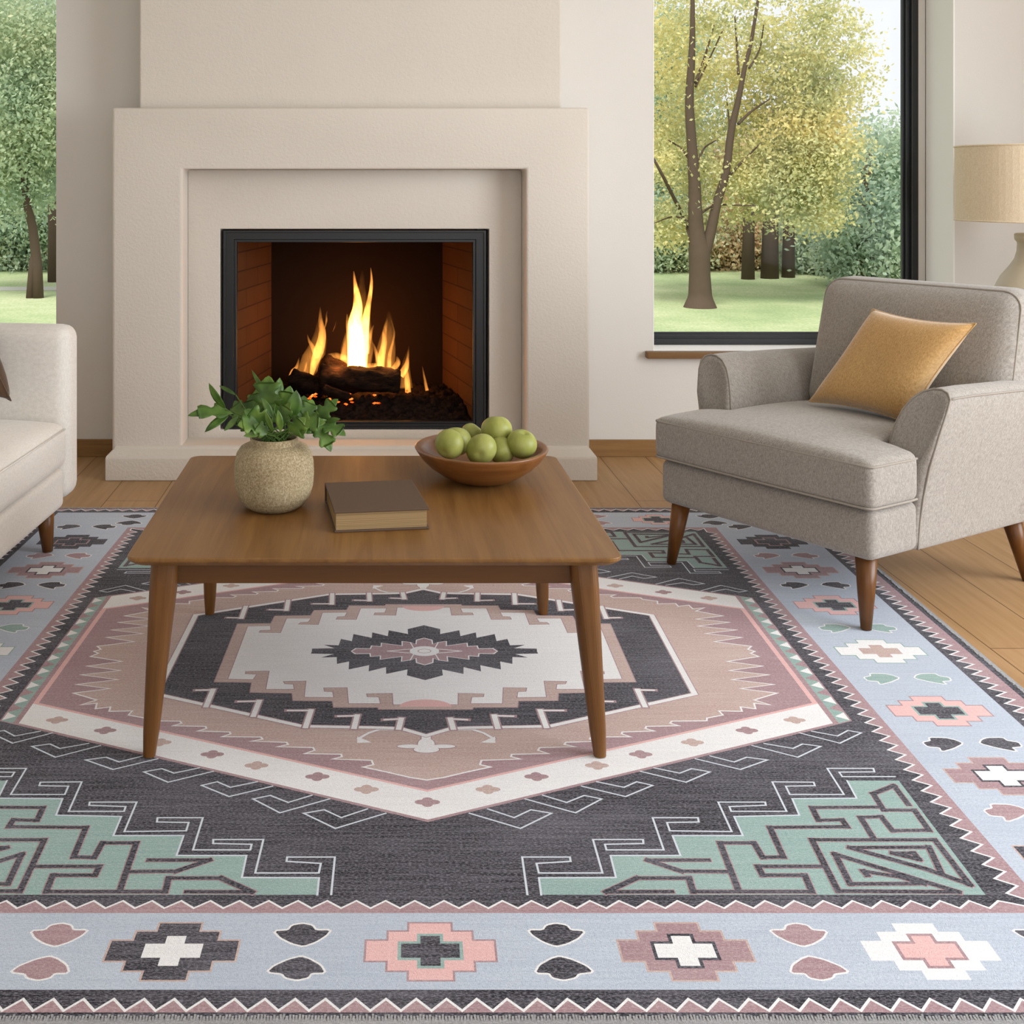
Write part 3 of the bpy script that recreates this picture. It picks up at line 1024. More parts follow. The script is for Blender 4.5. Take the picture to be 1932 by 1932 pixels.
def pillow(name, c, ex, ey, th, mat, n=26, sag=.10):
    """c centre, ex/ey half edge vectors, th half thickness"""
    c, ex, ey = Vector(c), Vector(ex), Vector(ey)
    nn = ex.cross(ey).normalized()
    V, F = [], []
    for side in (1, -1):
        for i in range(n + 1):
            for j in range(n + 1):
                u, v = -1 + 2 * i / n, -1 + 2 * j / n
                pin = 1 - sag * (1 - v * v) * abs(u) ** 3
                pin2 = 1 - sag * (1 - u * u) * abs(v) ** 3
                h = ((1 - u ** 4) * (1 - v ** 4)) ** .55
                h *= 1 + .05 * math.sin(4 * u + 2 * v) * (1 - u * u)
                V.append(c + ex * u * pin + ey * v * pin2 + nn * side * (th * h + .0008))
    N = (n + 1) ** 2
    for i in range(n):
        for j in range(n):
            a = i * (n + 1) + j
            F.append((a, a + 1, a + n + 2, a + n + 1)); F.append((N + a, N + a + n + 1, N + a + n + 2, N + a + 1))
    rim = [j for j in range(n + 1)] + [i * (n + 1) + n for i in range(1, n + 1)] + [n * (n + 1) + j for j in range(n - 1, -1, -1)] + [i * (n + 1) for i in range(n - 1, 0, -1)]
    for k in range(len(rim)):
        l = (k + 1) % len(rim)
        F.append((rim[k], rim[l], N + rim[l], N + rim[k]))
    m_ = MB(); m_.add(V, F)
    o = m_.build(name, mat, None, True, origin=tuple(c))
    pts = [V[k] * .5 + V[N + k] * .5 - c for k in rim]
    s_ = MB(); s_.tube(pts, .0024, 6, closed=True); s_.build('seam', mat, o, True)
    return o


pb = P(28, 765, 3.52)
exv = Vector((.14, -.10, -.02)); eyv = Vector((-.05, -.05, .17))
o = pillow('throw_pillow', pb - exv + eyv + Vector((-.012, 0, .015)), exv, eyv, .055, M['brown_fabric'])
tag(o, 'dark brown pillow corner on the cream sofa at the left edge', 'pillow')

# ------------------------------------------------------------------ armchair (right)
ch = empty('armchair', (.906, 3.496, 0), 'grey-beige upholstered armchair with rolled arms and tapered wooden legs', 'armchair')
U_ = Vector((.588, -.809, 0)); D_ = Vector((.866, .5, 0)); Z_ = Vector((0, 0, 1))


def CL(p): return U_ * p[0] + D_ * p[1] + Z_ * p[2]
def cbuild(mb, name, mat='fabric', smooth=True, parent=None):
    mb.v = [tuple(CL(p)) for p in mb.v]
    return mb.build(name, M[mat], parent or ch, smooth)


# base
m_ = MB(); m_.rbox(.0, .70, .0, .205, .200, .336, .024, 14, top=.003); m_.rbox(.012, .688, .12, .82, .203, .330, .02, 10)
cbuild(m_, 'base')
# arms: lofted section, front end rounded over
def arm(x_in, x_out, s_):
    """x_in inner face, x_out outer face at the bottom, s_=+1 outward is +x"""
    w_ = abs(x_out - x_in)
    st = []
    ys = [(.196, .030, .70), (.198, .016, .80), (.203, .007, .90), (.213, .001, .965), (.230, 0, .99), (.26, 0, 1.0), (.34, 0, 1.0), (.45, 0, .992), (.56, 0, .984), (.68, 0, .972), (.78, 0, .962), (.82, .0, .958), (.832, .008, .95)]
    for (y, ins, hs) in ys:
        zt = .2 + (.640 - .2) * (1.0 if hs > .96 else 1.0) * (hs if y > .3 else 1)
        # the top leans back at the front: y shifted with height
        ring = []
        fl = .050
        sec = [(0, .200), (0, .30), (.003, .42), (.012, .49), (.020, .53), (.034, .572), (.054, .606), (.078, .628), (.105, .639), (.128, .640), (.147, .633), (.157, .617), (.156, .590), (.145, .52), (.125, .43), (.108, .35), (.098, .28), (w_, .23), (w_, .205), (w_ - .002, .200)]
        cx_, cz_ = w_ * .5 + .02, .42
        for (a, z) in sec:
            zz = .2 + (z - .2) * (zt - .2) / .44
            aa = a
            if ins:
                dx_, dz_ = aa - cx_, zz - cz_
                L_ = math.hypot(dx_, dz_)
                if zz > .21: aa -= dx_ / L_ * ins; zz -= max(0, dz_) / L_ * ins
                else: aa -= (ins if dx_ > 0 else -ins)
            yy = y
            if y < .4:  # lean back of the front face near the top
                k = max(0, (z - .42) / .22)
                yy = y + .055 * k ** 2.2 * max(0, 1 - (y - .19) / .2)
            ring.append((x_in + s_ * aa, yy, zz))
        st.append(ring)
    m_ = MB(); m_.loft(st if s_ > 0 else [r[::-1] for r in st])
    o = cbuild(m_, 'armrest')
    # piping around the front panel
    rr = st[3]
    q = MB(); q.tube([CL((p[0] + s_ * 0, p[1] - .003, p[2])) for p in rr], .0030, 6, cap=True)
    q.build('piping', M['piping'], o, True)
    r2 = [st[i][11] for i in range(3, len(st))]
    q = MB(); q.tube([CL((p[0] + s_ * .001, p[1], p[2] + .001)) for p in r2], .0028, 6); q.build('piping', M['piping'], o, True)


arm(.600, .694, 1)
arm(.100, .006, -1)

# seat cushion: T shaped, two pads fused
def crown(q):
    return q
m_ = MB()
def puff(p):
    x, y, z = p
    if z > .40:
        gx = max(0, 1 - ((x - .35) / .37) ** 2); gy = max(0, 1 - ((y - .30) / .36) ** 2)
        z += .042 * (gx * gy) ** .55
    else:
        gx = max(0, 1 - ((x - .35) / .37) ** 2); z -= 0.004 * gx
    return (x, y, z)
m_.rbox(-.012, .712, -.018, .190, .340, .462, .022, 14, front=.006, fn=puff)
m_.rbox(.104, .596, .0, .60, .343, .4625, .022, 18, fn=puff)
cu = cbuild(m_, 'seat_cushion')
rm = cu.modifiers.new('fuse', 'REMESH'); rm.mode = 'VOXEL'; rm.voxel_size = .008; rm.use_smooth_shade = True
sm_ = cu.modifiers.new('soft', 'SMOOTH'); sm_.iterations = 6; sm_.factor = .5
for zz in (.4555, .3455):
    off = .006
    x0_, x1_, y0_, rc = -.0085, .7085, -.0155, .020
    pts = [(x0_ + .004, .185), (x0_, .15), (x0_, .08)] + [(x0_ + rc - rc * math.cos(a), y0_ + rc - rc * math.sin(a)) for a in [math.pi / 2 * k / 6 for k in range(7)]]
    pts += [(.18, y0_ - .0030), (.35, y0_ - .0045), (.52, y0_ - .0030)]
    pts += [(x1_ - rc + rc * math.sin(a), y0_ + rc - rc * math.cos(a)) for a in [math.pi / 2 * k / 6 for k in range(7)]] + [(x1_, .08), (x1_, .15), (x1_ - .004, .185)]
    q = MB(); q.tube([CL((x, y, (puff((x, y, zz))[2]) if False else zz + .0)) for x, y in pts], .0034, 8)
    q.build('piping', M['piping'], cu, True)

# back
TILT = math.radians(13)
def tiltb(y0, z0):
    def f(p):
        x, y, z = p
        dz = z - z0
        return (x, y + math.sin(TILT) * dz, z0 + math.cos(TILT) * dz)
    return f
m_ = MB(); m_.rbox(.085, .700, .690, .800, .205, .880, .035, 14, fn=tiltb(.69, .33)); cbuild(m_, 'back_frame')
def tb(p):
    x, y, z = p
    # pillowed edges, slightly wider near the bottom third
    k = (z - .46) / .43
    x = .405 + (x - .405) * (1.02 - .05 * (k - .3) ** 2)
    return tiltb(.5, .46)((x, y, z))
m_ = MB(); m_.rbox(.088, .722, .545, .695, .455, .900, .060, 18, front=.028, fn=tb); bc = cbuild(m_, 'back_cushion')
# piping loops of the back cushion (front and rear seams)
for yy in (.572, .668):
    pts = []
    for cx_, cz_, a0 in ((.722 - .06, .455 + .06, -90), (.722 - .06, .900 - .06, 0), (.088 + .06, .900 - .06, 90), (.088 + .06, .455 + .06, 180)):
        for k in range(7):
            a = math.radians(a0 + 90 * k / 6)
            pts.append(CL(tb((cx_ + .0525 * math.cos(a), yy, cz_ + .0525 * math.sin(a)))))
    q = MB(); q.tube(pts, .0032, 6, closed=True); q.build('piping', M['piping'], bc, True)
# legs
for (x, y, dx, dy, fz) in ((.045, .045, -.022, -.020, RUGZ), (.655, .045, .006, -.010, RUGZ), (.045, .76, -.02, .045, 0), (.640, .74, .02, .055, 0)):
    m_ = MB(); m_.tube([CL((x, y, .204)), CL((x + dx * .5, y + dy * .5, .105)), CL((x + dx, y + dy, fz + .0003))], [.0290, .0225, .0140], 20)
    m_.build('leg', M['chair_leg'], ch, True)

# mustard pillow, placed in the chair's own frame
CO = Vector(ch.location)
BL = CO + CL((.235, .415, .505)); TL = CO + CL((.372, .540, .800)); TR = CO + CL((.665, .545, .787)); BR = CO + CL((.545, .425, .492))
cc = (BL + TL + TR + BR) / 4 + CL((0, -.035, .01))
o = pillow('throw_pillow', cc, (TR - TL + BR - BL) / 4 * 1.02, (TL - BL + TR - BR) / 4 * 1.0, .060, M['mustard'], 30, .09)
tag(o, 'mustard yellow square pillow leaning on the back of the grey armchair', 'pillow')

# ------------------------------------------------------------------ side table and lamp
st_ = empty('side_table', (2.56, 4.3, 0), 'small round wooden side table behind the armchair under the lamp', 'table')
m_ = MB(); m_.lathe([(0, .545), (.24, .545), (.25, .55), (.252, .56), (.25, .57), (0, .57)], 48); m_.build('tabletop', M['table_wood_x'], st_, True)
for k in range(3):
    a = 2 * math.pi * k / 3 + .5
    m_ = MB(); m_.tube([(.14 * math.cos(a), .14 * math.sin(a), .545), (.21 * math.cos(a), .21 * math.sin(a), .0005)], [.018, .012], 14)
    m_.build('leg', M['chair_leg'], st_, True)
lamp = empty('table_lamp', (2.56, 4.3, .5705), 'ceramic table lamp with a beige linen drum shade beside the window', 'lamp')
m_ = MB()
body = [(0, 0), (.085, 0), (.095, .004), (.118, .05), (.138, .11), (.145, .165), (.138, .215), (.115, .265), (.085, .305), (.066, .335), (.058, .365), (.056, .395), (.058, .402), (.064, .408), (.066, .420), (.066, .431), (.060, .434), (0, .434)]
m_.lathe(body, 56); m_.build('lamp_body', M['glaze'], lamp, True)
m_ = MB(); m_.tube([(0, 0, .434), (0, 0, .60)], .008, 10); m_.build('lamp_rod', M['oak'], lamp, True)
m_ = MB()
z0, z1 = 1.052 - .5705, 1.345 - .5705
m_.lathe([(.272, z0), (.272, z1), (.269, z1), (.269, z0), (.272, z0)], 72); m_.build('lamp_shade', M['shade'], lamp, False)
for zz in (z0 + .003, z1 - .003):
    m_ = MB(); m_.tube([(.2715 * math.cos(a * math.pi / 36), .2715 * math.sin(a * math.pi / 36), zz) for a in range(72)], .0038, 6, closed=True)
    m_.build('shade_trim', M['shade'], lamp, True)

# ------------------------------------------------------------------ the rug
KR = (CAMH - RUGZ) / CAMH
YC = 2541.0 / 888.0
CR = {'A': (790, 1350), 'B': (1352, 1350), 'C': (780, 1060), 'D': (1352, 950)}


def uv(px, py):
    return (1.21 * ((px - 783) / (py - 340) - .02), 2541.0 / (py - 340) - YC)


def q_(c, pts):
    """points traced on a view of the photograph -> flat rug coordinates (metres)"""
    if c == 'L':   # view of the left front part, mirrored to the right half
        return [(-u, v) for u, v in (uv(300 + x * .26915, 1090 + y * .26915) for x, y in pts)]
    ox, oy = CR[c]
    return [uv(ox + x * .30021, oy + y * .30021) for x, y in pts]


RC = ['D', 'B', 'W', 'E', 'M', 'K', 'G', 'R', 'O']
rug = MB()
LAY = [0.0]
DZ = .000018


def up(): LAY[0] += DZ


def poly(pts, col):
    a = 0
    n = len(pts)
    for i in range(n):
        a += pts[i][0] * pts[(i + 1) % n][1] - pts[(i + 1) % n][0] * pts[i][1]
    if a < 0: pts = pts[::-1]
    z = LAY[0]
    rug.add([(u + .03952 * v, v, z) for u, v in pts], [tuple(range(n))], RC.index(col))


def mir(pts, mode):
    out = [pts]
    if mode in ('4', 'x'): out.append([(-u, v) for u, v in pts])
    if mode in ('4', 'y'): out += [[(u, -v) for u, v in p] for p in list(out)]
    return out


def pol(pts, col, mode='1'):
    for p in mir(pts, mode): poly(p, col)


def stroke1(pts, w, col, closed=False):
    """mitred line of width w, one quad per segment, no overlaps"""
    n = len(pts)
    h = w / 2
    seg = []
    for i in range(n if closed else n - 1):
        (x0, y0), (x1, y1) = pts[i], pts[(i + 1) % n]
        L = math.hypot(x1 - x0, y1 - y0) or 1e-9
        seg.append(((x1 - x0) / L, (y1 - y0) / L))
    E = []
    for i in range(n):
        if closed: a, b = seg[i - 1], seg[i]
        else: a, b = seg[max(i - 1, 0)], seg[min(i, n - 2)]
        nx, ny = -(a[1] + b[1]), a[0] + b[0]
        L = math.hypot(nx, ny)
        if L < 1e-6: nx, ny, k = -b[1], b[0], 1
        else:
            nx, ny = nx / L, ny / L
            k = 1 / max(.38, nx * -b[1] + ny * b[0])
        x, y = pts[i]
        if not closed and i == 0: x, y = x - b[0] * h, y - b[1] * h
        if not closed and i == n - 1: x, y = x + a[0] * h, y + a[1] * h
        E.append(((x + nx * h * k, y + ny * h * k), (x - nx * h * k, y - ny * h * k)))
    for i in range(n if closed else n - 1):
        j = (i + 1) % n
        poly([E[i][0], E[i][1], E[j][1], E[j][0]], col)
    LAY[0] += 1.5e-6


def stroke(pts, w, col, mode='1', closed=False):
    for p in mir(pts, mode): stroke1(p, w, col, closed)


def full4(path):
    """path from the front centre line to the right centre line -> closed symmetric loop"""
    a = list(path)
    b = [(u, -v) for u, v in a[::-1]]
    r = a + b
    return r + [(-u, v) for u, v in r[::-1]]


def rect(u, v): return [(-u, -v), (u, -v), (u, v), (-u, v)]


def zzloop(ui, uo, vi, vo, nu, nv):
    r = []
    for k in range(nu):
        x = -ui + 2 * ui * k / nu
        r += [(x, -vo), (x + ui / nu, -vi)]
    r.append((uo, -vo))
    for k in range(nv):
        y = -vi + 2 * vi * k / nv
        r += [(uo, y + .0), (ui, y + vi / nv)]
    r2 = [(-u, -v) for u, v in r]
    return r + r2


# outer frame
U1 = 1.412; V1 = 1.2505
poly(rect(1.3975, 1.2415), 'M'); up()
z1 = zzloop(1.342, 1.374, 1.2147, 1.238, 60, 64)
poly(z1, 'D'); up()
stroke1(z1, .0042, 'W', True); up()
poly(rect(1.325, 1.196), 'B'); up(); LAY_BLUE = LAY[0]
poly(rect(1.026, 1.0216), 'M'); up()
z2 = zzloop(.981, 1.010, .9904, 1.0094, 40, 50)
poly(z2, 'D'); up()
stroke1(z2, .0038, 'W', True); up(); LAY_FIELD = LAY[0]; MAXL = 0

# medallion band
def hexa(tip, u1, v1): return full4([(0, -tip), (u1, -v1), (u1, 0)])
poly(hexa(.7610, .955, .3680), 'M'); up()
poly(hexa(.7565, .951, .3660), 'G')
up()
for k in range(-9, 10):
    v0 = k * .0385
    c_ = 'W' if k % 2 else 'M'
    if abs(v0) > .352: continue
    pol([(.951, v0 - .0185), (.951, v0 + .0185), (.925, v0)], c_, 'x')
up()
poly(hexa(.7575, .921, .3790), 'M'); up()
poly(hexa(.7530, .908, .3790), 'W'); up()
poly(hexa(.6570, .9085, .2855), 'K'); up()
poly(hexa(.6500, .896, .2825), 'M'); up()
# small flowers on the white band
for k, (c_, x, y) in enumerate([('A', 435, 460), ('A', 740, 380), ('A', 1120, 310), ('A', 1395, 240), ('A', 1720, 165), ('B', 190, 90), ('B', 490, 25)]):
    (cu_, cv_), = q_(c_, [(x, y)])
    col = 'E' if k % 2 == 0 else 'M'
    pts = []
    for j in range(32):
        a = 2 * math.pi * j / 32
        rr = .0150 + .0100 * max(0, math.cos(2 * a)) ** 1.2 + .006 * max(0, -math.cos(2 * a))
        pts.append((cu_ + rr * math.cos(a), cv_ + rr * .8 * math.sin(a)))
    pol(pts, col, '4')
(cu_, cv_), = q_('A', [(60, 540)])
pol([(.0 + (.0150 + .0100 * max(0, math.cos(2 * a)) ** 1.2 + .006 * max(0, -math.cos(2 * a))) * math.cos(a), cv_ + .8 * (.0150 + .0100 * max(0, math.cos(2 * a)) ** 1.2 + .006 * max(0, -math.cos(2 * a))) * math.sin(a)) for a in [2 * math.pi * j / 32 for j in range(32)]], 'M', 'y')
up()
# saw-toothed beige field
saw = [(0, q_('A', [(50, 402)])[0][1])] + q_('A', [(160, 385), (300, 352), (450, 320), (385, 305), (395, 278), (640, 270), (580, 255), (585, 240), (815, 236), (750, 215), (760, 198), (985, 193), (915, 178), (925, 165), (1150, 158), (1075, 145), (1085, 132), (1330, 130), (1275, 112), (1280, 100), (1480, 94), (1425, 78), (1430, 65), (1635, 61), (1580, 45), (1590, 32), (1810, 30)])
saw += q_('D', [(-60, 1345), (40, 1326), (15, 1300), (160, 1303), (150, 1275), (245, 1287), (235, 1252)])
saw += [(.796, -.292), (.766, -.268), (.831, -.233), (.752, -.210), (.838, -.188), (.745, -.162), (.842, -.136), (.752, -.112), (.842, -.087), (.762, -.060), (.850, -.031), (.835, -.012), (.850, .0)]
poly(full4(saw), 'E'); up()
stroke(saw, .0042, 'W', '4'); up()
# fleurs on the beige field, front and back
def ell(cx, cy, rx, ry, n=24): return [(cx + rx * math.cos(2 * math.pi * k / n), cy + ry * math.sin(2 * math.pi * k / n)) for k in range(n)]
fl = q_('C', [(95, 1085), (240, 1052), (370, 1050), (440, 1072), (505, 1108)])
fl2 = q_('C', [(70, 1095), (130, 1075), (160, 1110), (100, 1120)])
for d_, c_ in ((.0022, 'M'), (0, 'W')):
    stroke(fl, .0075 + d_ * 1.5, c_, '4')
    pol([(u, v) for u, v in q_('C', [(425, 1132), (470, 1112), (512, 1095), (515, 1135)])], c_, '4') if c_ == 'W' else None
    up(); pol(ell(0, -.4700, .018 + d_, .024 + d_), c_, 'y'); up(); pol(ell(0, -.4940, .027 + d_, .0135 + d_), c_, 'y'); up()
    pol(ell(.036, -.4805, .026 + d_, .0080 + d_), c_, 'y'); up(); pol([(-u, v) for u, v in ell(.036, -.4805, .026 + d_, .0080 + d_)], c_, 'y'); up()
    pol([(-.010 - d_, -.425), (.010 + d_, -.425), (.010 + d_, -.47), (-.010 - d_, -.47)], c_, 'y')
    up()
# dark octagon with white edge
oct_ = [(0, -.4395), (.056, -.4075), (.095, -.403), (.275, -.397), (.640, -.2405), (.640, 0)]
def shrink(p, k, kv=None): return [(u * k, v * (kv or k)) for u, v in p]
poly(full4([(0, -.4440), (.056, -.4115), (.095, -.4075), (.2765, -.4010), (.6445, -.2430), (.6445, 0)]), 'M'); up()
poly(full4([(0, -.4420), (.056, -.4095), (.095, -.4050), (.2755, -.3990), (.6420, -.2418), (.6420, 0)]), 'W'); up()
poly(full4([(0, -.4290), (.052, -.3985), (.095, -.3945), (.272, -.3880), (.628, -.2345), (.628, 0)]), 'M'); up()
poly(full4([(0, -.4265), (.051, -.3960), (.095, -.3922), (.271, -.3855), (.6250, -.2330), (.6250, 0)]), 'D'); up()
# hooks
hooks = [[(250, 1045), (232, 985), (335, 990)], [(530, 1040), (508, 965), (625, 968)], [(835, 1035), (797, 932), (940, 932)],
         [(1160, 965), (1120, 873), (1250, 876)], [(1455, 905), (1408, 803), (1510, 805)]]
for d_, c_ in ((1, 'M'), (0, 'W')):
    for h in hooks:
        p = q_('C', h)
        stroke([p[0], p[1]], .0125 + d_ * .0075, c_, '4')
        e = p[2] if d_ == 0 else (p[2][0] + .003, p[2][1])
        stroke([p[1], e], .0062 + d_ * .0065, c_, '4')
    up()
# stepped frame
Lp = lambda pts: q_('L', pts)
outer = [(0, Lp([(1865, 922)])[0][1])] + Lp([(1540, 922), (1533, 908), (1222, 908), (1215, 863), (938, 860), (932, 808), (637, 803), (648, 733), (385, 730)])
outer.append((outer[-1][0], 0))
inner = [(0, Lp([(1865, 888)])[0][1])] + Lp([(1640, 888), (1635, 808), (1455, 812), (1460, 833), (1542, 835), (1552, 880), (1328, 880), (1318, 768), (1155, 770), (1160, 795), (1218, 798), (1225, 838), (1018, 835), (1030, 722), (872, 725), (882, 742), (942, 745), (948, 780), (748, 780), (772, 652), (608, 655), (606, 672), (685, 675), (660, 712), (482, 708)])
inner.append((inner[-1][0], 0))
poly(full4(outer), 'E'); up()
stroke(outer[:-1] + [(outer[-1][0], 0)], .0022, 'M', '4')
poly(full4(inner), 'W'); up()
stroke(inner, .0022, 'M', '4'); up()
# pink half rounds
hv = inner[0][1]
pol([(.060 * math.cos(a), hv - .010 + .036 * math.sin(a)) for a in [math.pi * k / 16 for k in range(17)]], 'K', 'y'); up()
# centre: jagged dark diamond
dia = [(0, q_('C', [(80, 742)])[0][1])] + q_('C', [(185, 712), (180, 675), (315, 703), (315, 660), (425, 687), (420, 648), (550, 675), (545, 625), (622, 640), (622, 597), (720, 600), (640, 578), (783, 575)])
dia.append((dia[-1][0] - .001, 0))
poly(full4(dia), 'D'); up()
fw = [(0, q_('C', [(75, 645)])[0][1])] + q_('C', [(118, 630), (120, 603), (150, 614), (212, 622), (208, 592), (345, 610), (343, 587), (405, 592), (408, 573), (500, 575)]) + [(q_('C', [(525, 560)])[0][0], 0)]
def sub(p, f): return [(u * f, v * f) for u, v in p]
poly(full4([(u + (.003 if u > .001 else 0), v - .0035) if i < len(fw) - 1 else (u + .003, v) for i, (u, v) in enumerate(fw)]), 'W'); up()
poly(full4(fw), 'M'); up()
stroke(full4(sub(fw[1:4], 1.0))[:0] or [(.030, -.012), (.050, -.010), (.085, -.002), (.095, 0)], .0035, 'W', '4')
stroke([(.028, -.02), (.036, -.052)], .003, 'W', '4'); up()
poly(ell(0, 0, .038, .030), 'W'); up()
poly(ell(0, 0, .0175, .013), 'M'); up(); poly(ell(0, 0, .0155, .011), 'W'); up()

# chevron hooks in the dark field
LAY[0] = LAY_FIELD
chev = [('A', [(320, 610), (640, 705), (835, 610), (705, 588), (600, 637), (435, 583)]),
        ('A', [(670, 520), (985, 607), (1150, 520), (1040, 498), (930, 542), (780, 497)]),
        ('A', [(1025, 440), (1300, 505), (1470, 435), (1370, 412), (1290, 447), (1120, 412)]),
        ('A', [(1395, 347), (1680, 415), (1830, 350), (1715, 330), (1640, 358), (1480, 325)]),
        ('B', [(-132, 268), (150, 335), (320, 275), (190, 258), (110, 288), (-40, 250)]),
        ('B', [(225, 185), (510, 258), (655, 190), (540, 175), (480, 203), (300, 172)]),
        ('B', [(520, 105), (775, 170), (910, 105), (825, 90), (760, 125), (600, 95)])]
for c_, p in chev: stroke(q_(c_, p), .0038, 'R', '4')

# green corners
L1 = q_('A', [(683, 1120), (650, 885), (950, 885), (955, 912), (740, 925), (755, 985), (1155, 985), (1095, 775), (1410, 775), (1412, 800), (1170, 805), (1180, 840), (1540, 840), (1470, 638), (1755, 638), (1760, 665), (1560, 668), (1578, 720)])
L1 += q_('B', [(95, 725), (10, 540), (305, 540), (310, 560), (80, 568), (92, 598), (440, 598), (350, 413), (610, 415), (618, 437), (435, 440), (460, 492), (800, 492), (695, 328), (985, 328), (992, 350), (770, 352), (790, 380), (1120, 380)])
L2 = q_('A', [(770, 1122), (755, 1015), (1240, 1013), (1205, 875), (1645, 875), (1595, 750)]) + q_('B', [(165, 750), (110, 630), (520, 622), (475, 518), (880, 515), (820, 405), (1145, 405), (1690, 1122)])
pol(L2, 'G', '4'); up()
stroke(L1, .0038, 'R', '4'); stroke(L2[:-2], .0036, 'R', '4'); up()
BS = lambda p: q_('B', p)
S = [BS([(1205, 555), (1115, 437), (985, 488), (1050, 590), (1245, 592), (1335, 717), (1105, 720), (1035, 632), (905, 637), (990, 772)]),
     BS([(1020, 572), (600, 575), (640, 655), (790, 652), (820, 695), (335, 700), (420, 885), (290, 888), (235, 797), (22, 797), (140, 1100)]),
     q_('A', [(1820, 905), (1440, 905), (1650, 975), (1960, 978)]),
     q_('A', [(1590, 1103), (1180, 1105), (1370, 1018), (1700, 1018), (1725, 1103)]) + BS([(600, 1103), (555, 1000), (290, 1000), (260, 945), (665, 945)]),
     BS([(600, 778), (765, 1100), (1520, 1105), (745, 868), (840, 1055), (1300, 1052), (1160, 1012), (925, 975), (945, 998)]),
     BS([(600, 778), (1372, 778), (1590, 1058), (1330, 965), (840, 827), (1335, 824), (1410, 980)]),
     BS([(1110, 862), (1240, 862), (1270, 900), (1110, 862)])]
for d_, c_ in ((1, 'M'), (0, 'D')):
    for p in S:
        for i in range(len(p) - 1):
            (x0, y0), (x1, y1) = p[i], p[i + 1]
            hor = abs(x1 - x0) > 3 * abs(y1 - y0)
            stroke([p[i], p[i + 1]], (.0086 if hor else .0108) + d_ * .0040, c_, '4')
    up()

# border motifs
def cross(cu, cv, o_c, i_c, line_o, line_i, sc=1.0, isc=1.0):
    def st(ws, s=1, g=0):
        pts = []
        w = [(a * s + g, b * s + g) for a, b in ws]
        q = []
        n = len(w)
        # quadrant staircase from top to right
        for i, (a, b) in enumerate(w):
            if i == 0: q += [(a, b)]
            else: q += [(w[i - 1][0], b), (a, b)]
        q1 = q + [(w[-1][0], -w[-1][1])] * 0
        Q = [(x, y) for x, y in q]
        right = Q + [(x, -y) for x, y in Q[::-1]]
        left = [(-x, y) for x, y in right[::-1]]
        return [(cu + x, cv + y) for x, y in right + left]
    big = [(.0335, .0640), (.0665, .0440), (.1010, .0225)]
    sm = [(.0155, .0340), (.0460, .0160)]
    if line_o: poly(st(big, sc, .0035), line_o)
    up(); poly(st(big, sc), o_c); up()
    if line_i: poly(st(sm, isc, .0055), line_i)
    up(); poly(st(sm, isc), i_c)
    LAY[0] = base_lay


LAY[0] = LAY_BLUE
base_lay = LAY[0]
CRS = {'pink': ('K', 'D', 'M', 'G'), 'mauve': ('M', 'W', 'E', 'D'), 'dark': ('D', 'W', 'E', None), 'pale': ('W', 'E', 'G', None), 'ghost': ('W', 'K', None, 'M'), 'ink': ('D', 'D', 'D', 'M')}
cv_ = -1.1115
for u, k in ((0, 'pink'), (.4008, 'mauve'), (.7855, 'ghost'), (-.4056, 'dark'), (-.7855, 'ghost')):
    a, b, c_, d_ = CRS[k]; cross(u, cv_, a, b, c_, d_)
for u, k in ((0, 'pink'), (.43, 'dark'), (.84, 'pink'), (-.43, 'mauve')):
    a, b, c_, d_ = CRS[k]; cross(u, 1.112, a, b, c_, d_, .85)
for sx in (1, -1):
    for v, k in ((.868, 'ink'), (.598, 'mauve'), (.313, 'pink'), (.002, 'pale'), (-.320, 'pink'), (-.597, 'mauve'), (-.862, 'dark')):
        a, b, c_, d_ = CRS[k]; cross(sx * 1.173, v, a, b, c_, d_, 1.08, 1.1)
hat = [(690, 1345), (780, 1345), (800, 1315), (860, 1303), (925, 1315), (950, 1345), (1035, 1350), (1000, 1390), (930, 1425), (860, 1443), (780, 1415), (715, 1375)]
bell = [(735, 1610), (760, 1565), (830, 1525), (880, 1510), (960, 1530), (1050, 1570), (1090, 1605), (1000, 1615), (980, 1640), (910, 1655), (840, 1640), (820, 1612)]
def chaikin(p, k=1):
    for _ in range(k):
        r = []
        for i in range(len(p)):
            a, b = p[i], p[(i + 1) % len(p)]
            r += [(a[0] * .84 + b[0] * .16, a[1] * .84 + b[1] * .16), (a[0] * .16 + b[0] * .84, a[1] * .16 + b[1] * .84)]
        p = r
    return p
hat_ = chaikin(q_('A', hat)); bell_ = chaikin(q_('A', bell))
cu0 = sum(u for u, v in hat_) / len(hat_); cu1 = sum(u for u, v in bell_) / len(bell_)
for cu_, c_, s_ in ((.203, 'D', 1), (.5935, 'M', 1), (-.2047, 'D', -1), (-.597, 'M', -1), (.985, 'D', 1), (-.985, 'D', -1)):
    for (p, c0) in ((hat_, cu0), (bell_, cu1)):
        pp = [(cu_ + (u - c0) * s_, v) for u, v in p]
        mv = sum(v for u, v in pp) / len(pp)
        LAY[0] = base_lay
        stroke1(pp, .007, 'W', True); up(); poly(pp, c_)
        # the same motif in the far border
        LAY[0] = base_lay
        pb_ = [(u * 1.05, -v) for u, v in pp]
        stroke1(pb_, .006, 'W', True); up(); poly(pb_, c_)
spade = [(1300, 1500), (1350, 1490), (1340, 1470), (1440, 1472), (1500, 1485), (1548, 1505), (1490, 1535), (1420, 1555), (1405, 1530), (1330, 1525)]
sp = chaikin(q_('D', spade))
mu, mv = 1.113, sum(v for u, v in sp) / len(sp)
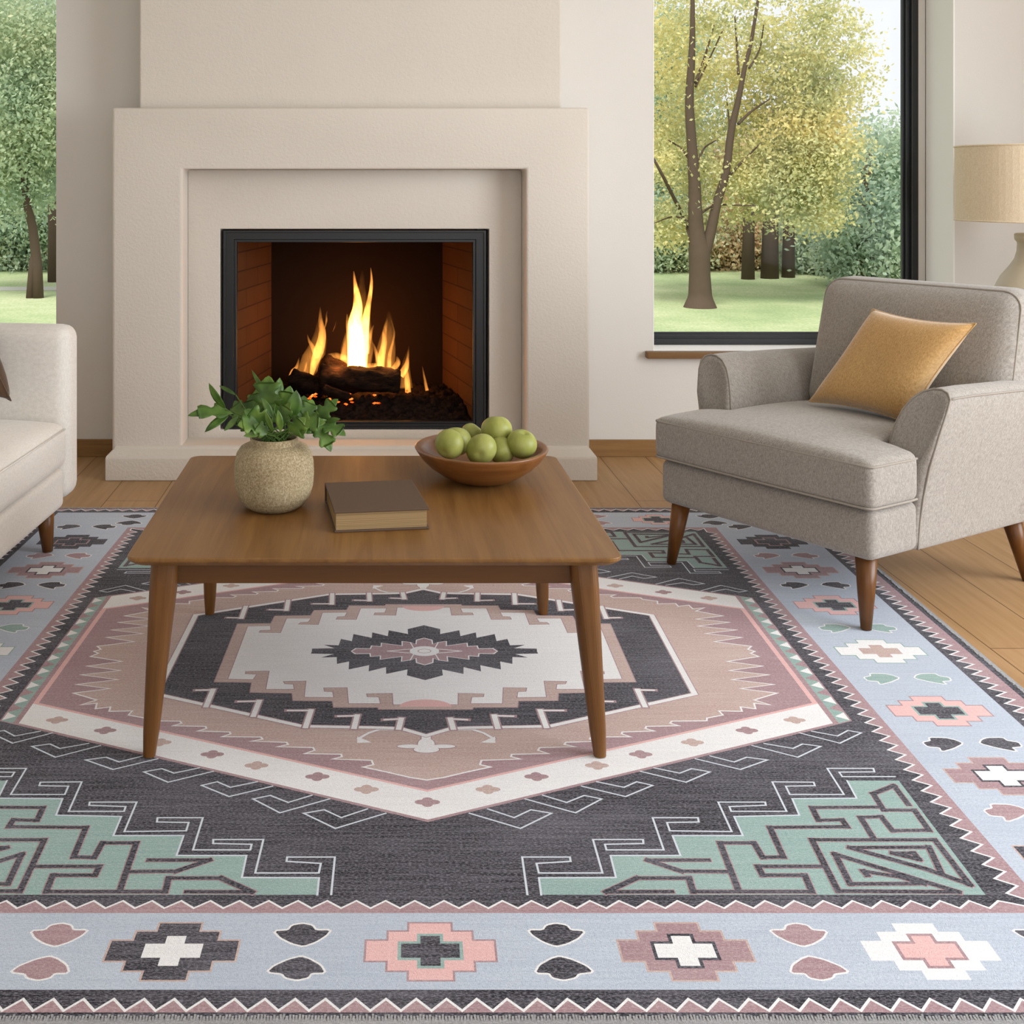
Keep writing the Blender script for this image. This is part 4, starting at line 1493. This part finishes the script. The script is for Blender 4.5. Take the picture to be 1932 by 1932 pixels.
for sx in (1, -1):
    for v, c_ in ((.730, 'M'), (.469, 'D'), (.150, 'G'), (-.154, 'G'), (-.468, 'D'), (-.726, 'M'), (1.03, 'D'), (-1.0, 'D')):
        for s2 in (1, -1):
            pp = [(sx * (1.173 + s2 * (u - 1.173)), v + (w_ - mv)) for u, w_ in sp]
            LAY[0] = base_lay
            stroke1(pp, .007, 'W', True); up(); poly(pp, c_)
# the rest of the mesh: pattern lies on a thin woven slab
MAXZ = max(v[2] for v in rug.v)
slab = MB()
def shp(u, v, z): return (u + .03952 * v, v, z)
g0 = RUGZ - .0020


def rug_mat(name, base, fleck, amt, fine=.5, streak=.35):
    t = NT(name)
    a = t.noise(t.coords((7, 170, 1)), 1, 3, .6)                 # long weft streaks
    b = t.noise(t.coords((170, 420, 1)), 1, 2, .6)               # single threads
    tw = t.noise(t.coords((620, 300, 1), (0, 0, .5)), 1, 1)
    big = t.noise(t.coords((2.2, 5, 1)), 1, 3)
    f1 = t.ramp(b, [(.46, (0, 0, 0)), (.62, (1, 1, 1))])
    f2 = t.ramp(a, [(.40, (0, 0, 0)), (.72, (1, 1, 1))])
    c = t.mix(t.math('MULTIPLY', f1, amt * fine), srgb(base), srgb(fleck))
    c = t.mix(t.math('MULTIPLY', f2, amt * streak), c, srgb(fleck))
    c = t.mix(t.math('MULTIPLY', t.ramp(big, [(.45, (0, 0, 0)), (.75, (1, 1, 1))]), amt * .25), c, srgb(fleck))
    f3 = t.ramp(tw, [(.5, (0, 0, 0)), (.7, (1, 1, 1))])
    c = t.mix(t.math('MULTIPLY', f3, .28), c, tuple(x * .55 for x in srgb(base)[:3]) + (1,))
    return t.bsdf(c, .95, .1, t.math('ADD', b, tw), .5, .0012, sheen=.1)


RM = [rug_mat('rug_charcoal', '#17141c', '#b4b2c0', .58, .50, .32), rug_mat('rug_ice_blue', '#c2ccda', '#8e9bb2', .75),
      rug_mat('rug_ivory', '#eff0f2', '#c6c5ca', .6), rug_mat('rug_sand', '#b79d97', '#e2d5d0', .8),
      rug_mat('rug_mauve', '#9c7d84', '#cdbabd', .8), rug_mat('rug_blush', '#deb0b0', '#f0d3d1', .7),
      rug_mat('rug_sage', '#88a5a2', '#bccfcb', .75), rug_mat('rug_rose', '#d3dbe5', '#aab6c6', .4), rug_mat('rug_grey', '#8d8d90', '#c9c9cb', .6)]
NP = len(rug.f)
ZB = .0004
rug.v = [(x, y, g0 + z + .0006) for x, y, z in rug.v]
# slab: bottom binding grey, dark field on top
for (uu, vv, z0_, z1_, ci) in ((1.4285, 1.2630, ZB, g0 - .0008, 8), (U1, V1, ZB + .0001, g0, 0)):
    r_ = rect(uu, vv)
    b = [shp(u, v, z0_) for u, v in r_] + [shp(u, v, z1_) for u, v in r_]
    rug.add(b, [(4, 5, 6, 7), (3, 2, 1, 0), (0, 1, 5, 4), (1, 2, 6, 5), (2, 3, 7, 6), (3, 0, 4, 7)], ci)
print('rug polygons', NP, 'layers height', MAXZ)
rug.v = [(x * KR, y * KR, z) for x, y, z in rug.v]
ro = rug.build('area_rug', RM, None, False, normals=False)
ro.location = (KR * (.0242 + .03952 * YC), KR * YC, 0)
tag(ro, 'large flat-woven rug with charcoal, ice blue and blush geometric medallion pattern', 'rug')
# overlock stitching along the edge, a part of the rug
fr = MB()
def fringe(p0, p1, nrm, n):
    for k in range(n):
        u = (k + .5) / n
        x, y = p0[0] + (p1[0] - p0[0]) * u, p0[1] + (p1[1] - p0[1]) * u
        dx, dy = (p1[0] - p0[0]), (p1[1] - p0[1]); L = math.hypot(dx, dy); dx, dy = dx / L, dy / L
        w_ = .0016; ln = random.uniform(.012, .017); sk = random.uniform(-.003, .003)
        a = [(x - dx * w_ - nrm[0] * ln, y - dy * w_ - nrm[1] * ln), (x + dx * w_ - nrm[0] * ln, y + dy * w_ - nrm[1] * ln)]
        b = [(x + dx * (w_ + sk) + nrm[0] * .002, y + dy * (w_ + sk) + nrm[1] * .002), (x - dx * (w_ - sk) + nrm[0] * .002, y - dy * (w_ - sk) + nrm[1] * .002)]
        v = [shp(*a[0], g0 + .0004), shp(*a[1], g0 + .0004), shp(*b[0], .0018), shp(*b[1], .0018)]
        v += [(p[0] + (dx * 0), p[1], p[2] + .0014) for p in v]
        v = [(p[0] * KR, p[1] * KR, p[2]) for p in v]
        fr.add(v, [(4, 5, 6, 7), (0, 3, 2, 1), (0, 1, 5, 4), (1, 2, 6, 5), (2, 3, 7, 6), (3, 0, 4, 7)])
E_ = (1.428, 1.2625)
fringe((-E_[0], -E_[1]), (E_[0], -E_[1]), (0, -1), 620)
fringe((E_[0], -E_[1]), (E_[0], E_[1]), (1, 0), 560)
fringe((-E_[0], -E_[1]), (-E_[0], E_[1]), (-1, 0), 560)
fringe((-E_[0], E_[1]), (E_[0], E_[1]), (0, 1), 400)
o_ = fr.build('stitched_edge', RM[8], ro, False, normals=False)
o_['kind'] = 'stuff'; o_['label'] = 'grey overlock stitched edge'

# ------------------------------------------------------------------ the park outside
LZ = -.80


def leaf_mat(name, c1, c2, c3, sc=1.2):
    t = NT(name)
    n1 = t.noise(t.coords(), sc, 4, .6)
    n2 = t.noise(t.coords(), sc * 9, 2)
    f = t.math('ADD', t.math('MULTIPLY', n1, .65), t.math('MULTIPLY', n2, .35))
    c = t.ramp(f, [(.38, srgb(c1)), (.5, srgb(c2)), (.62, srgb(c3))])
    d = t.n('ShaderNodeBsdfDiffuse'); t.l(c, d.inputs[0])
    tl = t.n('ShaderNodeBsdfTranslucent'); t.l(c, tl.inputs[0])
    m = t.n('ShaderNodeMixShader'); m.inputs[0].default_value = .5
    t.l(d.outputs[0], m.inputs[1]); t.l(tl.outputs[0], m.inputs[2]); t.l(m.outputs[0], t.out.inputs[0])
    return t.mat


M['lf_yellow'] = leaf_mat('leaf_hazed_yellow_green', '#b3bb92', '#dcd7a2', '#f3e4a8', .9)  # park leaf colours paled to stand in for outdoor haze
M['lf_green'] = leaf_mat('leaf_hazed_green', '#9cb198', '#bccaaa', '#d8dab6', .8)
M['lf_dark'] = leaf_mat('leaf_hazed_sage', '#a2b7a8', '#bbccb5', '#d1dbc1', .8)
M['lf_orange'] = leaf_mat('leaf_hazed_autumn_orange', '#bdb594', '#e0c8a2', '#eed8b4', .7)
M['bark'] = mat_plain('grey_brown_bark', '#5c4e42', .95, .1, bscale=14, bstr=.6)
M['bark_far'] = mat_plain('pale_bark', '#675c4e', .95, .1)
t = NT('lawn_grass')
n1 = t.noise(t.coords((1, 1, 1)), .6, 4, .6); n2 = t.noise(t.coords((30, 12, 1)), 1, 3)
f = t.math('ADD', t.math('MULTIPLY', n1, .6), t.math('MULTIPLY', n2, .4))
M['grass'] = t.bsdf(t.ramp(f, [(.36, srgb('#8fa175')), (.5, srgb('#a6b286')), (.66, srgb('#bfc39e'))]), .95, .1)

m_ = MB(); m_.box(-30, 45, YO + .45, 60, LZ - .3, LZ)
o_ = m_.build('lawn', M['grass'], None, False); tag(o_, 'mown green park lawn outside the windows', 'lawn', kind='stuff')
m_ = MB(); m_.box(-30, -4.5, 20.2, 20.8, LZ - .05, LZ + .02)
o_ = m_.build('garden_path', M['stone'], None, False); tag(o_, 'pale path crossing the lawn outside the left window', 'path')


def foliage(name, clumps, n_cl, per, size, mat, parent, spread=.22, cut=None):
    """clumps: list of (cx, cy, cz, rx, ry, rz, weight)"""
    w = np.array([c[6] for c in clumps], float); w /= w.sum()
    idx = RNG.choice(len(clumps), n_cl, p=w)
    d = RNG.normal(size=(n_cl, 3)); d /= np.linalg.norm(d, axis=1)[:, None]
    r = RNG.random(n_cl) ** (1 / 2.2)
    C = np.array(clumps)[:, :6]
    cen = C[idx, :3] + d * r[:, None] * C[idx, 3:6]
    p = np.repeat(cen, per, 0) + RNG.normal(size=(n_cl * per, 3)) * spread * np.array([1, 1, .6])
    if cut is not None: p = p[cut(p)]
    N = len(p)
    a = RNG.normal(size=(N, 3)); a /= np.linalg.norm(a, axis=1)[:, None]
    b = np.cross(a, RNG.normal(size=(N, 3))); b /= np.linalg.norm(b, axis=1)[:, None]
    s = size * (.6 + .8 * RNG.random(N))[:, None]
    a *= s; b *= s * .55
    v = np.empty((N, 4, 3)); v[:, 0] = p - a; v[:, 1] = p - b; v[:, 2] = p + a; v[:, 3] = p + b
    v = v.reshape(-1, 3)
    loc = np.array(parent.location) if parent is not None else np.zeros(3)
    v = v - loc
    me = bpy.data.meshes.new(name)
    me.vertices.add(len(v)); me.vertices.foreach_set('co', v.ravel())
    me.loops.add(N * 4); me.loops.foreach_set('vertex_index', np.arange(N * 4, dtype=np.int32))
    me.polygons.add(N); me.polygons.foreach_set('loop_start', np.arange(0, N * 4, 4, dtype=np.int32))
    me.polygons.foreach_set('loop_total', np.full(N, 4, dtype=np.int32))
    me.materials.append(mat)
    me.update(calc_edges=True)
    o = bpy.data.objects.new(name, me)
    link(o, parent)
    return o


def limb(mb, chain, Y, wob=.0, k=.38923, ox=1180, oy=0, n=12, O=None):
    pts, rad = [], []
    n_ = len(chain)
    C3 = [P(ox + c[0] * k, oy + c[1] * k, Y + wob * math.sin(i * 1.3)) for i, c in enumerate(chain)]
    R3 = [c[2] * k * Y / FPX for c in chain]
    for i in range(n_ - 1):
        p0, p1, p2, p3 = C3[max(i - 1, 0)], C3[i], C3[i + 1], C3[min(i + 2, n_ - 1)]
        for j in range(5):
            u = j / 5
            pts.append(.5 * ((2 * p1) + (-p0 + p2) * u + (2 * p0 - 5 * p1 + 4 * p2 - p3) * u * u + (-p0 + 3 * p1 - 3 * p2 + p3) * u ** 3))
            rad.append(R3[i] + (R3[i + 1] - R3[i]) * u)
    pts.append(C3[-1]); rad.append(R3[-1])
    mb.tube([p - (O or Vector()) for p in pts], rad, n)


# the forked tree seen in the right-hand window
TY = 17.6
b0 = P(1320, 583, TY); b0.z = LZ
tree = empty('park_tree', tuple(b0), 'big forked tree with yellow-green leaves on the lawn in the right window', 'tree', 'park trees outside the windows')
m_ = MB()
limb(m_, [(362, 1530, 100), (362, 1478, 74), (362, 1430, 56), (360, 1330, 50), (358, 1230, 50), (345, 1130, 38), (337, 1000, 32), (335, 900, 29), (322, 700, 24), (310, 500, 21), (320, 300, 17), (325, 150, 13), (325, -50, 9)], TY, 0, n=18, O=b0)
limb(m_, [(372, 1260, 30), (395, 1190, 28), (418, 1100, 25), (445, 980, 22), (488, 830, 19), (512, 640, 18), (548, 480, 14), (580, 320, 11), (610, 200, 9), (650, -50, 6)], TY, 0, n=14, O=b0)
for c in ([(318, 1150, 14), (290, 1070, 11), (240, 970, 9), (180, 850, 8), (120, 740, 5)], [(495, 860, 9), (560, 790, 6), (660, 690, 3)], [(548, 600, 8), (610, 540, 6), (700, 480, 3)],
          [(365, 1035, 7), (420, 1000, 5), (470, 992, 5), (640, 998, 3)], [(338, 400, 8), (380, 290, 6), (430, 120, 3)], [(548, 360, 7), (540, 220, 5), (530, 80, 3)],
          [(350, 800, 6), (380, 720, 5), (440, 680, 3)], [(315, 780, 7), (270, 720, 5), (210, 680, 3)], [(300, 1070, 5), (230, 1050, 4), (120, 1090, 2)],
          [(505, 640, 6), (500, 560, 4), (490, 480, 2)], [(340, 420, 6), (400, 300, 4), (470, 150, 3)], [(600, 330, 6), (650, 240, 4), (670, 120, 3)]):
    limb(m_, c, TY, .25, n=8, O=b0)
m_.build('trunk', M['bark'], tree, True)


def ec(px, py, Y, rx, ry, rz, w): q = P(px, py, Y); return (q.x, q.y, q.z, rx, ry, rz, w)
foliage('foliage', [ec(1360, 40, TY + .4, 1.9, 1.9, 1.3, 3), ec(1540, 130, TY + .5, .9, 1.4, 1.2, 2.6), ec(1540, 290, TY + .2, .75, 1.2, .85, 2.6), ec(1450, 350, TY + .3, 1.3, 1.5, .7, 2.6), ec(1260, 250, TY + .9, .7, 1.5, 1.9, 2.4), ec(1430, 200, TY + 1.1, 1.2, .9, 1.4, 2.2), ec(1560, 400, TY, .45, .8, .4, .8), ec(1250, 420, TY + .6, .5, .8, .4, .6)],
        1150, 60, .034, M['lf_yellow'], tree, .17, cut=lambda p: (p[:, 1] > TY - .02) | (RNG.random(len(p)) < .12))

# other trees: label, base px, base Y, trunk chain(px,py,r_m), crown ellipsoids, leaf material
def bgtree(label, bpx, Y, chains, crown, mat, ncl, per, size, bark='bark_far', spread=.3):
    b = P(bpx, 500, Y); b.z = LZ
    tr = empty('park_tree', tuple(b), label, 'tree', 'park trees outside the windows')
    m_ = MB()
    for ch_ in chains:
        pts = []
        for (px, py, r) in ch_:
            q = P(px, py, Y); q.z = max(q.z, LZ - .05)
            pts.append(q - b)
        m_.tube(pts, [c[2] for c in ch_], 10)
    m_.build('trunk', M[bark], tr, True)
    foliage('foliage', crown, ncl, per, size, mat, tr, spread)
    return tr


bgtree('green leafy tree with twin trunks at the right side of the right window', 1632, 20.5, [[(1632, 560, .13), (1632, 450, .11), (1634, 340, .07), (1640, 290, .04)], [(1622, 560, .10), (1626, 460, .08), (1632, 380, .05)]],
       [ec(1660, 420, 20.5, .9, 1.2, 1.1, 2), ec(1680, 300, 20.8, .7, 1.2, .8, 1.2), ec(1610, 440, 20.9, .5, .8, .9, 1.2), ec(1690, 500, 20.3, .7, .9, .5, 1)], M['lf_dark'], 360, 56, .05)
bgtree('pale green tree high behind the window frame, at the far right', 1740, 25, [[(1740, 560, .16), (1735, 300, .1)]],
       [ec(1690, 290, 25, .8, 1.2, .5, .7), ec(1700, 370, 25, 1.0, 1.4, .8, 1.3), ec(1760, 460, 25, 1.5, 1.5, 1.3, 1)], M['lf_green'], 280, 44, .055)
for k, (px, lab, w_) in enumerate(((1411, 'thin dark trunk in the tree line, left of the middle pair', .14), (1452, 'thicker dark trunk in the tree line behind the lawn', .19), (1487, 'dark trunk in the tree line, right of the thicker one', .14))):
    bgtree(lab, px, 22.6 + k * .2, [[(px, 600, w_), (px + 2, 400, w_ * .8), (px - 2, 300, w_ * .6)]],
           [ec(px + 20, 330, 26, 1.3, 1.4, 1.2, 1), ec(px - 10, 420, 26.5, .8, 1, .35, .35)], M['lf_orange'] if k == 0 else M['lf_yellow'], 190, 52, .055, 'bark')
bgtree('orange autumn tree behind the forked trunk', 1370, 28, [[(1370, 560, .14), (1372, 350, .1)]], [ec(1385, 440, 28, 1.3, 1.2, .8, 1)], M['lf_orange'], 150, 44, .08)
bgtree('green tree filling the upper left of the right window', 1200, 26, [[(1262, 560, .16), (1260, 200, .12)]], [ec(1250, 200, 26, 1.3, 1.5, 2.6, 2), ec(1260, 430, 26, 1.2, 1.2, 1.0, 1)], M['lf_green'], 380, 60, .055)
bgtree('yellow bushy tree at the right of the tree line', 1570, 27, [[(1570, 560, .14), (1572, 350, .1)]], [ec(1570, 460, 26, 1.1, 1.2, 1.0, 1), ec(1530, 420, 27, 1.0, 1.2, .8, 1)], M['lf_yellow'], 230, 44, .08)
# shrub belt behind the lawn, each a plant of its own
def shrub(label, px, Y, rx, rz, mat, n):
    b = P(px, 500, Y); b.z = LZ
    s = empty('park_shrub', tuple(b), label, 'shrub', 'shrubs along the edge of the lawn')
    foliage('foliage', [(b.x, Y, LZ + rz * .8, rx, .8, rz, 1)], n, 70, .05, mat, s, .22, cut=lambda p: p[:, 2] > LZ)


shrub('low green bush at the far left of the right window', 1250, 24.5, 1.3, .9, M['lf_green'], 150)
shrub('reddish bush in the tree line right of the forked trunk', 1375, 25.0, 1.1, 1.0, M['lf_orange'], 140)
shrub('grey-green bush between the dark trunks', 1470, 25.6, 1.3, 1.0, M['lf_dark'], 150)
shrub('green bush at the foot of the yellow tree', 1560, 24.0, 1.1, .8, M['lf_green'], 140)
shrub('dark green bush under the twin-trunk tree', 1655, 23.5, 1.2, 1.0, M['lf_dark'], 140)

# left window
bgtree('leaning tree with green leaves in the left window', 62, 19, [[(72, 590, .10), (70, 500, .09), (62, 430, .08), (52, 390, .07), (40, 300, .05)], [(57, 590, .08), (62, 500, .07), (68, 460, .06)]],
       [ec(30, 60, 19, 1.2, 1.4, .8, 2), ec(60, 220, 19, .9, 1.3, 1.0, 2.4), ec(20, 330, 19.3, 1.0, 1.2, .6, 1.4), ec(-60, 200, 19.5, 1.2, 1.2, 1.6, 2), ec(110, 150, 19.5, .7, 1.2, 1.4, 1.5)], M['lf_green'], 800, 56, .04, 'bark')
bgtree('dark trunked tree behind the edge of the left window', 104, 22, [[(101, 590, .12), (100, 380, .1)]], [ec(80, 330, 24, 1.6, 1.0, 1.4, 1), ec(20, 150, 24, 2.0, 1.0, 2.4, 2)], M['lf_dark'], 460, 56, .05, 'bark')
bgtree('yellow autumn tree low in the left window', 35, 27, [[(20, 560, .12), (22, 400, .1)]], [ec(30, 450, 27, 1.2, 1.0, .8, 1)], M['lf_orange'], 160, 44, .08)
shrub('green bush along the path in the left window', 60, 25, 1.4, 1.0, M['lf_dark'], 160)
shrub('second green bush along the path, at the left edge of the left window', -20, 25.2, 1.4, 1.0, M['lf_green'], 160)
